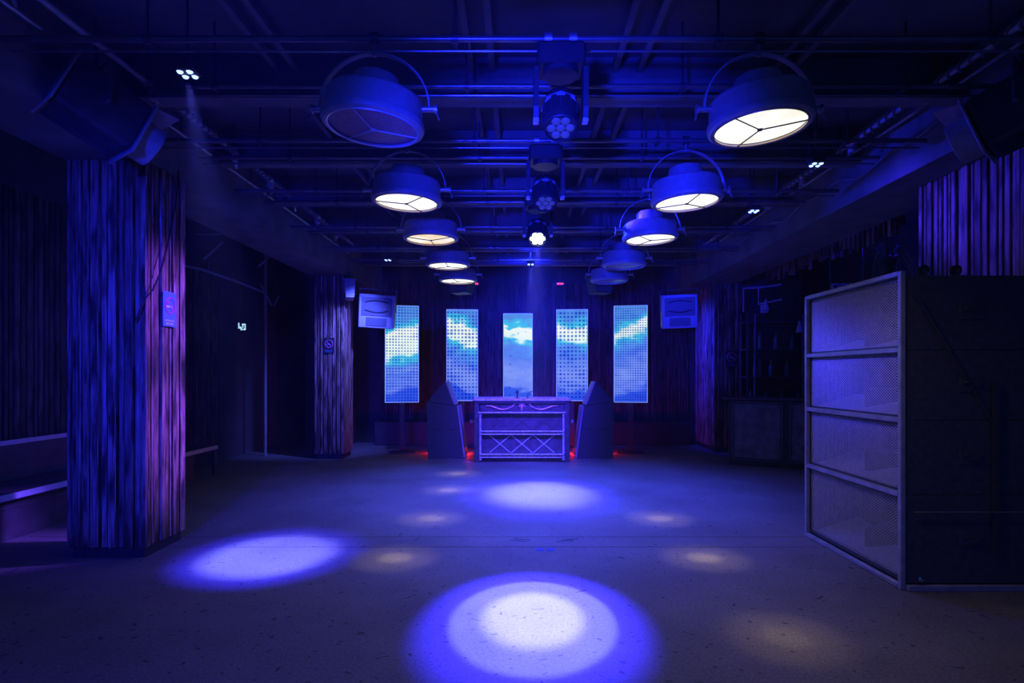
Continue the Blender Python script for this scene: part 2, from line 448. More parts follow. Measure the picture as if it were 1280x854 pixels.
struct(MB().box(((XL + XR) / 2, 5.9, ZC + 0.05), (XR - XL + 0.4, 13.6, 0.1)).build('ceiling', 'ceiling'), 'dark painted ceiling')
wl = struct(MB().box((XL - 0.08, 5.9, ZC / 2), (0.12, 13.6, ZC)).build('wall_left', 'wall'), 'dark left wall behind slats')
wb = struct(MB().box(((XL + XR) / 2, YB + 0.08, ZC / 2), (XR - XL + 0.4, 0.12, ZC)).build('wall_back', 'wall'), 'dark back wall behind stage')
wr = struct(MB().box((XR + 0.08, 5.9, ZC / 2), (0.12, 13.6, ZC)).build('wall_right', 'wall'), 'dark right wall behind bar')

def slat_mesh(along, x0, x1, fixed, z0, z1, wmin, wmax, gap, dep, direction):
    """many narrow boards joined: along 'x' or 'y'"""
    b = MB(); p = x0
    while p < x1 - wmin:
        wd = min(random.uniform(wmin, wmax), x1 - p)
        dd = dep * random.uniform(0.6, 1.0)
        if along == 'x': b.box((p + wd / 2, fixed + direction * dd / 2, (z0 + z1) / 2), (wd, dd, z1 - z0))
        else: b.box((fixed + direction * dd / 2, p + wd / 2, (z0 + z1) / 2), (dd, wd, z1 - z0))
        p += wd + gap
    return b
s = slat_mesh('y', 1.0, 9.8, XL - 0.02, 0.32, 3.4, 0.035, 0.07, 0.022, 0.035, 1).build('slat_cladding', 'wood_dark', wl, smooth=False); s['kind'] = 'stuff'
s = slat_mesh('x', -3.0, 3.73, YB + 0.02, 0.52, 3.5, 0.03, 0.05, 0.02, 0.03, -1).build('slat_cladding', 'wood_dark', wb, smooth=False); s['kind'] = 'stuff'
# plinth under the stage wall slats
struct(MB().cbox((0.3, 12.25, 0.25), (6.7, 0.46, 0.5), 0.015).build('baseboard_back', 'black'), 'black plinth under the stage wall')

# partition wall of the back-left passage with a door
pw = struct(MB().box((-4.35, 12.3, ZC / 2), (1.6, 0.2, ZC)).build('wall_passage', 'wall'), 'dark passage wall with door')
dr = empty('door_1', (-4.05, 12.19, 0)); struct(dr, 'dark door with bright bar handle in the passage')
MB().cbox((0, -0.02, 1.05), (0.86, 0.045, 2.1), 0.006).build('door_leaf', 'black', dr)
for sx in (-0.46, 0.46): MB().box((sx, -0.03, 1.08), (0.06, 0.08, 2.16)).build('door_frame', 'dark_steel', dr)
MB().box((0, -0.03, 2.19), (0.98, 0.08, 0.06)).build('door_frame', 'dark_steel', dr)
MB().cyl((-0.34, -0.10, 1.50), (-0.12, -0.10, 1.50), 0.013, 10).cyl((-0.34, -0.10, 1.50), (-0.34, -0.04, 1.5), 0.011, 8).cyl((-0.34, -0.10, 1.50), (-0.34, -0.10, 1.54), 0.012, 8).build('handle', 'chrome', dr)

# longitudinal downstand beams along both rows of columns
struct(MB().box((-3.36, 5.9, 3.60), (0.68, 13.4, 0.70)).build('ceiling_beam', 'beam'), 'long downstand beam over the columns with signs')
struct(MB().box((3.80, 5.9, 3.60), (0.80, 13.4, 0.70)).build('ceiling_beam', 'beam'), 'long downstand beam over the right column')
# transverse steel beams with flanges
for i, y in enumerate((1.7, 3.0, 4.40, 5.72, 7.07, 8.41, 9.70, 11.0)):
    b = MB().box((0.19, y, 3.615), (6.4, 0.16, 0.025)).box((0.19, y, 3.78), (6.4, 0.03, 0.33))
    struct(b.build('cross_beam', 'beam', smooth=False), 'dark steel cross beam under the ceiling')
# pairs of rails running along the ceiling between the cross beams
for x in (-1.85, -1.70, -0.36, -0.20, 0.74, 0.93, 1.95, 2.1):
    b = MB().box((x, 5.9, 3.85), (0.045, 12.6, 0.05)); 
    struct(b.build('ceiling_rail', 'beam', smooth=False), 'slim steel rail running along the ceiling')

# ------------------------------------------------------------------ columns clad in boards
def column(x0, x1, y0, y1, z0, z1, faces, wmin, wmax, label, m='wood'):
    core = struct(MB().box(((x0 + x1) / 2, (y0 + y1) / 2, (z1 + 0.0) / 2), (x1 - x0 - 0.12, y1 - y0 - 0.12, z1)).build('slatted_column', 'black'), label)
    t = 0.06
    def plank(cx, cy, sx, sy):
        MB().cbox((0, 0, (z0 + z1) / 2), (sx, sy, z1 - z0), 0.005).build('plank', m, core, (cx, cy, 0))
    for f in faces:
        a0, a1 = (x0, x1) if f in 'FB' else (y0, y1)
        p = a0
        while p < a1 - 0.02:
            wd = random.choice((wmin, (wmin + wmax) / 2, wmax)) * random.uniform(0.9, 1.1)
            if a1 - (p + wd) < wmin: wd = a1 - p
            dd = t * random.uniform(0.62, 1.0)
            if f == 'F': plank(p + wd / 2, y0 + t - dd / 2 + 0.0, wd - 0.017, dd)
            elif f == 'R': plank(x1 - t + dd / 2, p + wd / 2, dd, wd - 0.017)
            elif f == 'L': plank(x0 + t - dd / 2, p + wd / 2, dd, wd - 0.017)
            p += wd
    MB().cbox(((x0 + x1) / 2, (y0 + y1) / 2, z0 / 2 + 0.02), (x1 - x0 - 0.08, y1 - y0 - 0.08, z0 + 0.04), 0.006).build('plinth', 'black', core)
    return core
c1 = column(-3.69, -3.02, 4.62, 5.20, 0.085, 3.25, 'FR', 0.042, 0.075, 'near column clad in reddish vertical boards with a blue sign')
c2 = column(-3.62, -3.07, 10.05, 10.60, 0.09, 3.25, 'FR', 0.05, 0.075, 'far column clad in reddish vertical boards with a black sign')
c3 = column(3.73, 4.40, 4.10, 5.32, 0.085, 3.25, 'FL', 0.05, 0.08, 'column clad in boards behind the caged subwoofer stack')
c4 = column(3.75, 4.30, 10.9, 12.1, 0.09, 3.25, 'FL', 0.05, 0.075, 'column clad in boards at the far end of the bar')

# ================================================================== BENCH on the left wall
bn = empty('wall_bench', (-4.8, 5.0, 0)); tag(bn, 'long dark bench with pale metal edges along the slatted wall beyond the signed columns', 'bench')
MB().box((0.0, 0.5, 0.425), (0.60, 6.0, 0.04)).build('seat', 'bench', bn)
MB().box((0.305, 0.5, 0.415), (0.012, 6.0, 0.055)).build('edge_trim', 'trim_steel', bn)
MB().box((-0.27, -0.45, 0.63), (0.05, 4.1, 0.36)).build('backrest', 'bench', bn)
MB().box((-0.237, -0.45, 0.825), (0.02, 4.1, 0.045)).build('edge_trim', 'trim_steel', bn)
MB().box((0.19, 0.3, 0.2), (0.03, 5.5, 0.40)).build('front_panel', 'bench', bn)
MB().box((0.27, 3.47, 0.2), (0.05, 0.05, 0.41)).build('leg', 'dark_steel', bn)
MB().box((-0.2, 3.47, 0.2), (0.05, 0.05, 0.41)).build('leg', 'dark_steel', bn)
for k in range(3):
    MB().box((0.21, 0.3, 0.36 - k * 0.035), (0.012, 5.5, 0.012)).build('slat', 'dark_steel', bn)

# ================================================================== CAGED SUBWOOFER STACK (right)
XF = 2.69; Y0, Y1 = 3.95, 5.28; XB = 3.70
ZS = [0.05, 0.66, 1.18, 1.67, 2.19]
cage = empty('speaker_cage', ((XF + XB) / 2, (Y0 + Y1) / 2, 0)); tag(cage, 'tall dark metal cage frame around the four subwoofers', 'cage')
ox, oy = cage.location.x, cage.location.y
def cbar(a, c, size, m='cage', n='frame_bar', par=cage): return MB().cbox((c[0] - ox, c[1] - oy, c[2]), size, 0.004).build(n, m, par)
bw = 0.035
for y in (Y0 + bw / 2, Y1 - bw / 2):
    cbar(0, (XF - bw / 2, y, 1.11), (bw, bw, 2.22)); cbar(0, (XB + 0.02 - bw / 2 - 0.01, y, 1.11), (bw, bw, 2.22)) if y > 5 else None
for z in [0.02] + ZS[1:4] + [2.205]:
    cbar(0, (XF - bw / 2, (Y0 + Y1) / 2, z), (bw, Y1 - Y0 - 2 * bw, bw))
cbar(0, ((XF + XB) / 2, Y0 - 0.012, 0.02), (XB - XF, 0.035, 0.04)); cbar(0, ((XF + XB) / 2, Y1 + 0.012, 0.02), (XB - XF, 0.035, 0.04))
b = MB(); b.cyl((XF + 0.05 - ox, Y0 - 0.012 - oy, 0.545), (XB - ox, Y0 - 0.012 - oy, 0.545), 0.006, 8).build('tie_rod', 'steel', cage)
b = MB(); b.cyl((XF + 0.06 - ox, Y0 - 0.012 - oy, 2.06), (XF + 0.62 - ox, Y0 - 0.012 - oy, 1.13), 0.006, 8).build('diagonal_strap', 'dark_steel', cage)
MB().box((XF + 0.62 - ox, Y0 - 0.008 - oy, 0.85), (0.04, 0.016, 1.2)).build('side_strap', 'dark_steel', cage)
MB().lathe([(0.0, 0.0), (0.02, 0.0), (0.02, 0.012), (0.008, 0.02), (0, 0.02)], 10).build('bolt', 'chrome', cage, (XF + 0.09 - ox, Y0 - 0.014 - oy, 0.085), (R(90), 0, 0))
names = ['lowest and tallest subwoofer in the metal cage', 'second subwoofer above the floor in the metal cage', 'third subwoofer above the floor in the metal cage', 'topmost subwoofer in the metal cage']
for k in range(4):
    z0, z1 = (0.045 if k == 0 else ZS[k] + 0.002), ZS[k + 1] - 0.002
    H = z1 - z0; zc = H / 2
    sw = empty('subwoofer', ((XF + XB) / 2, (Y0 + Y1) / 2, z0)); tag(sw, names[k], 'speaker', 'subwoofers in the cage')
    L_ = XB - XF - 0.012; W_ = Y1 - Y0 - 0.03; t = 0.022
    xb = L_ / 2; xf = -L_ / 2 + 0.004
    b = MB().box((0, -W_ / 2 + t / 2, zc), (L_, t, H)).box((0, W_ / 2 - t / 2, zc), (L_, t, H))
    b.box((0, 0, t / 2), (L_, W_ - 2 * t, t)).box((0, 0, H - t / 2), (L_, W_ - 2 * t, t)).box((xb - t / 2, 0, zc), (t, W_ - 2 * t, H - 2 * t))
    b.build('cabinet', 'spk_black', sw, smooth=False)
    # folded horn inside: a sloping floor board, back baffle and a wedge-shaped splitter
    MB().prism([(xf + 0.05, -W_ / 2 + t, t), (xf + 0.46, -W_ / 2 + t, t), (xf + 0.46, -W_ / 2 + t, t + 0.13)], (0, W_ - 2 * t, 0)).build('horn_board', 'grey_paint', sw, smooth=False)
    MB().box((xf + 0.48, 0, zc), (0.02, W_ - 2 * t, H - 2 * t)).build('baffle', 'baffle', sw)
    MB().prism([(xf + 0.12, 0.02, t + 0.03), (xf + 0.47, -0.22, t + 0.03), (xf + 0.47, 0.26, t + 0.03)], (0, 0, 0.15)).build('splitter', 'splitter', sw, smooth=False)
    MB().lathe([(0.02, 0.0), (0.13, 0.035), (0.19, 0.05), (0.21, 0.05), (0.21, 0.0)], 28).build('cone', 'spk_black', sw, (xf + 0.46, 0.42, zc + 0.02), (0, R(-90), 0))
    # expanded-metal grille: two families of crossing strands
    gy0, gy1, gz0, gz1 = -W_ / 2 + 0.024, W_ / 2 - 0.024, 0.03, H - 0.03
    g = MB(); stepy = 0.031; sl = 0.68
    x_ = xf - 0.004
    Hh = gz1 - gz0; run = Hh / sl
    n = int((gy1 - gy0 + run) / stepy) + 1
    for sgn in (1, -1):
        for i in range(n):
            ya = gy0 - run + i * stepy
            # strand from (ya,gz0) to (ya+run,gz1), clipped to the panel
            ta = max(0, (gy0 - ya) / run); tb = min(1, (gy1 - ya) / run)
            if tb - ta < 0.02: continue
            p0 = (ya + run * ta, gz0 + Hh * ta); p1 = (ya + run * tb, gz0 + Hh * tb)
            if sgn < 0: p0 = (-p0[0], p0[1]); p1 = (-p1[0], p1[1])
            dv = Vector((p1[0] - p0[0], p1[1] - p0[1])).normalized(); nn = Vector((-dv.y, dv.x)) * 0.0018
            q = [(x_, p0[0] - nn.x, p0[1] - nn.y), (x_, p1[0] - nn.x, p1[1] - nn.y), (x_ + 0.002, p1[0] + nn.x, p1[1] + nn.y), (x_ + 0.002, p0[0] + nn.x, p0[1] + nn.y)]
            g.add(q, [(0, 1, 2, 3)])
    go = g.build('grille', 'mesh', sw, smooth=False); go['kind'] = 'stuff'
    gf = MB()
    gf.box((x_, 0, gz0 - 0.008), (0.008, W_ - 0.03, 0.016)).box((x_, 0, gz1 + 0.008), (0.008, W_ - 0.03, 0.016))
    gf.box((x_, gy0 - 0.006, zc), (0.008, 0.012, Hh)).box((x_, gy1 + 0.006, zc), (0.008, 0.012, Hh))
    gf.build('grille_frame', 'dark_steel', sw, smooth=False)
    # recessed carrying handle on the side that faces the room
    hd = empty('handle', (-0.04, -W_ / 2, zc)); hd.parent = sw
    MB().cbox((0, -0.004, 0), (0.17, 0.008, 0.10), 0.003).build('handle_plate', 'spk_black', hd)
    MB().tube([(-0.055, -0.01, 0.02), (-0.05, -0.028, 0.02), (0.05, -0.028, 0.02), (0.055, -0.01, 0.02)], 0.007, 8).build('grip', 'dark_steel', hd)
# castors lying on top of the stack
for x, lab in ((2.89, 'small black castor on the caged stack, nearer the grilles'), (3.12, 'small black castor on the caged stack, farther from the grilles')):
    cs = empty('castor', (x, 4.06, 2.192)); tag(cs, lab, 'castor', 'castors on the subwoofer stack')
    MB().cbox((0, 0, 0.006), (0.09, 0.07, 0.012), 0.003).build('plate', 'dark_steel', cs)
    for sy in (-0.02, 0.02): MB().box((0, sy, 0.035), (0.03, 0.005, 0.05)).build('fork', 'dark_steel', cs)
    MB().cyl((0, -0.016, 0.052), (0, 0.016, 0.052), 0.035, 18).build('wheel', 'rubber', cs)

# ================================================================== LED SCREENS, arc behind the booth
def yaw_to(x, y): return math.atan2(x - 0.0, 16)
SCR = [(-2.21, 10.80, R(-11), 0.62, 18, 0.05, 0.30, -0.12, 1.3, 'LED screen panel overlapped by a hung speaker, dense small dots'),
       (-1.13, 11.45, R(-5), 0.72, 14, 0.02, 0.36, 0.25, 4.1, 'LED screen panel with coarse dots over pale blue clouds'),
       (-0.01, 12.20, 0, 0.76, 6.0, -0.5, 0.16, 0.10, 7.9, 'central LED screen panel right behind the wooden booth'),
       (1.08, 11.45, R(5), 0.74, 13, -0.02, 0.36, 0.05, 10.4, 'LED screen panel with white cloud band over dotted blue'),
       (2.13, 10.80, R(11), 0.74, 22, 0.05, 0.32, -0.25, 13.2, 'LED screen panel beside the hung speaker on the bar side')]
for k, (x, y, rz, band, dots, dlo, dhi, sh, seed, lab) in enumerate(SCR):
    M['screen%d' % k] = screen_mat('led_picture', band, dots, dlo, dhi, sh, seed, (0.13, 0.09, 0.05, 0.06, 0.035)[k], (0.25, 0.4, 0.45, 0.3, 0.4)[k])
    ro = empty('led_screen', (x, y, 0), (0, 0, -rz)); tag(ro, lab, 'screen', 'LED screens behind the booth')
    zc = 1.885; wd = 0.62; ht = 1.83
    MB().cbox((0, 0.055, zc), (wd, 0.08, ht), 0.004).build('cabinet', 'black', ro)
    MB().box((0, 0, 0), (wd - 0.012, 0.02, ht - 0.012)).build('display', 'screen%d' % k, ro, (0, 0.008, zc))
    b = MB().box((-wd / 2, 0.02, zc), (0.012, 0.05, ht + 0.012)).box((wd / 2, 0.02, zc), (0.012, 0.05, ht + 0.012)).box((0, 0.02, zc + ht / 2), (wd, 0.05, 0.012)).box((0, 0.02, zc - ht / 2), (wd, 0.05, 0.012))
    b.build('frame', 'frame_glow', ro, smooth=False)
    MB().box((0, 0.07, 0.52), (0.09, 0.05, 0.94)).build('post', 'black', ro)
    MB().cbox((0, 0.07, 0.015), (0.50, 0.30, 0.03), 0.005).build('foot', 'black', ro)

# ================================================================== DJ BOOTH
BX, BY = 0.06, 9.70
bo = empty('dj_booth', (BX, BY + 0.35, 0)); tag(bo, 'carved wooden chest used as DJ booth, with diamond lattice front', 'booth')
def bp(c, size, n, m, ch=0.006): return MB().cbox((c[0], c[1] - 0.35, c[2]), size, ch).build(n, m, bo)
bp((0, 0.36, 1.065), (1.68, 0.78, 0.05), 'top_board', 'desk_hi', 0.012)
bp((0, 0.36, 1.02), (1.62, 0.72, 0.04), 'top_moulding', 'desk')
bp((0, 0.40, 0.56), (1.46, 0.60, 0.90), 'carcass', 'desk')
for sx in (-1, 1):
    bp((sx * 0.77, 0.06, 0.50), (0.09, 0.11, 1.0), 'post', 'desk')
    bp((sx * 0.77, 0.66, 0.50), (0.09, 0.11, 1.0), 'post', 'desk')
    MB().lathe([(0.0, 0.03), (0.028, 0.03), (0.03, 0.06), (0.02, 0.09), (0.022, 0.45), (0.02, 0.78), (0.03, 0.81), (0.028, 0.84), (0.0, 0.84)], 14).build('turned_column', 'desk_hi', bo, (sx * 0.715, 0.035 - 0.35, 0))
    MB().cyl((sx * 0.81, -0.15, 0.68), (sx * 0.875, -0.15, 0.68), 0.016, 12).lathe([(0, -0.03), (0.028, -0.02), (0.03, 0.02), (0, 0.03)], 12, (sx * 0.875, -0.15, 0.68)).build('knob', 'spk_white', bo)
bp((0, 0.06, 0.93), (1.44, 0.05, 0.13), 'drawer_front', 'desk')
bp((0, 0.035, 0.845), (1.50, 0.10, 0.028), 'ledge', 'desk_hi', 0.008)
bp((0, 0.035, 0.525), (1.44, 0.075, 0.026), 'shelf_edge', 'desk_hi', 0.006)
bp((0, 0.035, 0.475), (1.44, 0.065, 0.024), 'shelf_edge', 'desk_hi', 0.006)
bp((0, 0.035, 0.130), (1.44, 0.075, 0.026), 'shelf_edge', 'desk_hi', 0.006)
bp((0, 0.035, 0.080), (1.44, 0.065, 0.024), 'shelf_edge', 'desk_hi', 0.006)
bp((0, 0.07, 0.035), (1.44, 0.05, 0.05), 'kickboard', 'desk')
# reeded panels and the diamond lattice laid over them
for (za, zb) in ((0.545, 0.83), (0.15, 0.46)):
    nb = int((zb - za) / 0.024)
    b = MB()
    for i in range(nb):
        z = za + (i + 0.5) * (zb - za) / nb
        b.cbox((0, 0.085 - 0.35, z), (1.44, 0.022, (zb - za) / nb - 0.005), 0.003)
    o = b.build('reed_panel', 'desk_panel', bo, smooth=False); o['kind'] = 'stuff'
    cell = 0.36
    for i in (-1, 0, 1):
        xc = i * 0.377
        for sg in (-1, 1):
            x0, x1 = xc - sg * cell / 2, xc + sg * cell / 2
            zz = (za + 0.005, zb - 0.005)
            dv = Vector((x1 - x0, zz[1] - zz[0])); ln = dv.length; an = math.atan2(dv.y, dv.x)
            MB().box((0, 0, 0), (ln, 0.012 + 0.003 * sg, 0.016)).build('lattice_strip', 'desk_hi' if za < 0.3 else 'desk', bo, (xc, 0.068 - 0.35, (zz[0] + zz[1]) / 2), (0, -an, 0))
# carved swags with a central drop
def swag(sx):
    pts = []; rr = []
    for i in range(25):
        t = i / 24
        x = sx * (0.62 - 0.53 * t)
        z = 0.945 + 0.018 * math.sin(t * 2.2 * math.pi + 0.6) - 0.03 * math.sin(t * math.pi) ** 2 + (0.07 * max(0, t - 0.86) / 0.14)
        pts.append((x, 0.024 - 0.35, z)); rr.append(0.006 + 0.008 * math.sin(min(1, t * 1.3) * math.pi * 0.8))
    b = MB().tube(pts, rr, 8)
    for t in (0.38, 0.66, 0.80, 0.9, 0.97):
        i = int(t * 24); p = pts[i]
        b.lathe([(0, -0.017), (0.013, -0.01), (0.018, 0), (0.013, 0.01), (0, 0.017)], 8, p)
    return b
swag(-1).build('carved_swag', 'carving', bo); swag(1).build('carved_swag', 'carving', bo)
b = MB().lathe([(0, -0.065), (0.014, -0.055), (0.024, -0.03), (0.036, 0.0), (0.03, 0.03), (0.018, 0.05), (0.03, 0.062), (0, 0.075)], 12, (0, 0.026 - 0.35, 0.935))
for a in range(5):
    b.lathe([(0, -0.02), (0.016, 0), (0, 0.02)], 8, (0.05 * math.cos(a * 0.785), 0.022 - 0.35, 0.95 + 0.05 * math.sin(a * 0.785)))
b.build('carved_rosette', 'carving', bo)
# things on the booth
mc = empty('microphone', (-0.02, 9.80, 1.091)); tag(mc, 'dark microphone with round head standing on the booth', 'microphone')
MB().lathe([(0, 0), (0.04, 0), (0.04, 0.008), (0.012, 0.016), (0.011, 0.06), (0, 0.06)], 14).build('stand', 'black', mc)
MB().lathe([(0, 0.05), (0.012, 0.05), (0.018, 0.075), (0.028, 0.09), (0.03, 0.105), (0.022, 0.125), (0, 0.132)], 14).build('head', 'dark_steel', mc)
gl = empty('gooseneck_lamp', (0.16, 9.80, 1.091)); tag(gl, 'small bent gooseneck lamp on the booth top', 'lamp')
MB().lathe([(0, 0), (0.03, 0), (0.03, 0.012), (0, 0.014)], 12).build('base', 'black', gl)
MB().tube([(0, 0, 0.01), (0.005, 0, 0.06), (0.03, 0, 0.10), (0.07, 0, 0.115), (0.10, 0, 0.10)], 0.006, 8).build('neck', 'black', gl)
MB().lathe([(0, 0.02), (0.012, 0.015), (0.02, -0.015), (0, -0.015)], 10, (0.11, 0, 0.09)).build('shade', 'black', gl)

# ================================================================== BOOTH MONITOR SPEAKERS either side
def booth_monitor(x, sx, label):
    r = empty('booth_monitor', (x, 10.1, 0)); tag(r, label, 'speaker', 'monitor speakers beside the booth')
    def P(pts): return [(sx * a, 0, z) for a, z in pts]
    # bass cabinet, its front leaning back; sx>0: front faces +x
    MB().prism(P([(-0.31, 0.0), (0.33, 0.0), (0.21, 0.93), (-0.33, 1.02)]), (0, 0.55, 0)).build('bass_cabinet', 'spk_black', r, smooth=False)
    MB().prism(P([(0.332, 0.02), (0.352, 0.02), (0.232, 0.93), (0.212, 0.93)]), (0, 0.55, 0)).build('front_grille', 'spk_white', r, smooth=False)
    MB().prism(P([(-0.31, 1.025), (0.10, 0.957), (0.16, 0.96), (0.0, 1.36), (-0.04, 1.35)]), (0, 0.5, 0)).build('top_cabinet', 'spk_black', r, smooth=False)
    MB().prism(P([(0.162, 0.955), (0.185, 0.96), (0.015, 1.375), (-0.005, 1.365)]), (0, 0.5, 0)).build('top_grille', 'spk_white', r, smooth=False)
    for a in (-0.16, 0.10):
        MB().cbox((sx * a, -0.004, 0.52), (0.14, 0.008, 0.02), 0.002).build('side_handle', 'black', r)
booth_monitor(-1.30, 1, 'black wedge-fronted monitor speaker leaning towards the booth beside dense-dot screen')
booth_monitor(1.37, -1, 'black wedge-fronted monitor speaker on the bar side of the booth')
# red light strips on the floor behind the booth
for x, lab in ((-1.30, 'red light strip on the floor behind the monitor speaker beside dense-dot screen'), (1.37, 'red light strip on the floor behind the monitor speaker on the bar side')):
    r = empty('light_strip', (x, 10.80, 0)); tag(r, lab, 'light')
    MB().cbox((0, 0, 0.02), (0.5, 0.05, 0.04), 0.005).build('channel', 'dark_steel', r)
    MB().box((0, 0, 0.043), (0.48, 0.03, 0.008)).build('diffuser', 'red_gel', r)
    for sx in (-0.33, 0.33):
        l = bpy.data.lights.new('red_strip_light', 'POINT'); l.energy = 5.0; l.color = (1, 0.008, 0.03); l.shadow_soft_size = 0.04
        lo = bpy.data.objects.new('red_strip_light', l); COL.objects.link(lo); lo.parent = r; lo.location = (sx, 0, 0.07)

# ================================================================== HUNG SPEAKERS
def hung_speaker(x, y, z, rot, label):
    r = empty('hung_speaker', (x, y, z), rot); tag(r, label, 'speaker', 'pale speakers hung above the stage')
    MB().cbox((0, 0.2, 0), (0.62, 0.40, 0.60), 0.012).build('cabinet', 'spk_white', r)
    MB().cbox((0, -0.004, 0.085), (0.53, 0.014, 0.33), 0.004).build('upper_grille', 'spk_grille', r)
    for zz, hh in ((0.16, 1), (0.02, -1)):
        pts = [(-0.20 + 0.4 * i / 12, -0.013, zz + hh * 0.035 * math.sin(math.pi * i / 12)) for i in range(13)]
        MB().tube(pts, 0.012, 6).build('horn_lip', 'black', r)
    MB().cbox((0.0, -0.004, -0.185), (0.36, 0.014, 0.15), 0.004).build('lower_grille', 'spk_grille', r)
    b = MB()
    for sx in (-0.325, 0.325): b.box((sx, 0.2, 0.2), (0.012, 0.06, 0.4))
    b.box((0, 0.2, 0.39), (0.66, 0.06, 0.012)); b.build('bracket', 'dark_steel', r)
    return r
hs1 = hung_speaker(-2.53, 10.15, 2.62, (R(8), R(3), R(9)), 'pale hung speaker overlapping the dense-dot screen')
hs2 = hung_speaker(2.88, 10.15, 2.62, (R(8), R(-1.5), R(-10)), 'pale hung speaker beside the bar side screen')
for x, lab in ((-2.50, 'thin black rod hanging the speaker near the dense-dot screen'), (2.87, 'thin black rod hanging the speaker near the bar side')):
    tag(MB().cyl((x, 10.33, 3.0), (x, 10.33, ZC), 0.014, 10).build('hanging_rod', 'dark_steel'), lab, 'rod')

# ================================================================== PIPES
YP = [3.24, 4.65, 5.92, 7.37, 8.58]
def cross_pipe(y, z, r, label, group, m='pipe', x0=-2.95, x1=3.33):
    p = empty('lighting_pipe', (0.19, y, z)); tag(p, label, 'pipe', group)
    MB().cyl((x0 - 0.19, 0, 0), (x1 - 0.19, 0, 0), r, 12).build('tube', m, p)
    MB().cyl((x0 - 0.19, 0.07, -0.03), (x1 - 0.19, 0.07, -0.03), 0.007, 8).build('conduit', m, p)
    for x in (-2.3, -0.55, 0.95, 2.5):
        MB().box((x, 0.035, -0.015), (0.02, 0.09, 0.012)).build('spacer', 'dark_steel', p)
        MB().cyl((x, 0, 0), (x, 0, ZC - z), 0.008, 8).build('drop_rod', 'dark_steel', p)
        MB().lathe([(r + 0.002, -0.02), (r + 0.008, -0.02), (r + 0.008, 0.02), (r + 0.002, 0.02)], 14, close=True).build('pipe_clamp', 'dark_steel', p, (x, 0, 0), (0, R(90), 0))
PL = ['carrying the mauve unlit pendant and its lit opposite', 'carrying the two lit pendants next behind the mauve one', 'carrying the yellowish pendant and the lit moving head',
      'carrying a lit and an unlit pendant just behind the yellowish one', 'carrying the pair of pendants nearest the stage']
for y, lb in zip(YP, PL):
    cross_pipe(y, 3.41, 0.019, 'grey cross pipe ' + lb, 'cross pipes that carry pendants')
PL = ['next behind the mauve unlit pendant', 'in front of the yellowish pendant', 'next behind the yellowish pendant', 'between the last two pairs of pendants', 'between the last pendants and the stage']
for y, lb in zip((3.95, 5.25, 6.6, 7.95, 9.95), PL):
    cross_pipe(y, 3.50, 0.017, 'bare grey cross pipe ' + lb, 'cross pipes between pendant rows', x0=-2.3 if y < 4 else -2.95)
def long_pipe(x, z, y0, y1, r, label, m='grey_paint'):
    p = empty('long_pipe', (x, (y0 + y1) / 2, z)); tag(p, label, 'pipe')
    MB().cyl((0, y0 - (y0 + y1) / 2, 0), (0, y1 - (y0 + y1) / 2, 0), r, 12).build('tube', m, p)
    y = y0 + 0.5
    while y < y1:
        MB().box((0, y - (y0 + y1) / 2, (ZC - z) / 2), (0.012, 0.03, ZC - z)).build('bracket', 'dark_steel', p)
        y += 1.3
    return p
long_pipe(-2.985, 3.66, 0.6, 3.55, 0.022, 'thick pale conduit along the near end of the beam over the columns with signs', 'steel')
long_pipe(-2.985, 3.63, 4.55, 10.0, 0.016, 'slim pale conduit along the beam over the columns with signs', 'steel')
long_pipe(-2.80, 3.70, 1.2, 9.8, 0.022, 'grey lighting pipe wrapped with cable beside the beam over the columns with signs')
long_pipe(3.16, 3.70, 1.2, 9.8, 0.022, 'grey lighting pipe wrapped with cable beside the beam over the bar side')
long_pipe(3.33, 3.70, 1.6, 9.4, 0.014, 'slim conduit along the beam over the bar side')
# cables along the pipes
def cable(pts, r, label, m='cable_grey', name='cable'):
    return tag(MB().tube(pts, r, 6).build(name, m), label, 'cable')
def wrap(x, z, y0, y1, r, turns):
    n = int(turns * 8); return [(x + r * math.cos(i * math.pi / 4), y0 + (y1 - y0) * i / n, z + r * math.sin(i * math.pi / 4)) for i in range(n + 1)]
cable(wrap(-2.80, 3.70, 4.2, 9.2, 0.034, 60), 0.008, 'grey cable coiled around the lighting pipe over the columns with signs')
cable(wrap(3.16, 3.70, 3.2, 9.2, 0.034, 60), 0.008, 'grey cable coiled around the lighting pipe over the bar side')
pts = []
for i in range(60):
    t = i / 59; y = 4.2 + 5.2 * t
    pts.append((3.37, y, 3.50 + 0.03 * math.sin(t * 19) + 0.025 * math.sin(t * 41)))
cable(pts, 0.011, 'wavy grey cable clipped along the beam over the bar side')
pts = [(3.375, 1.6 + 1.7 * i / 20, 3.56 + 0.03 * math.sin(i * 0.9)) for i in range(21)]
cable(pts, 0.012, 'grey cable drooping on the near beam over the bar side')
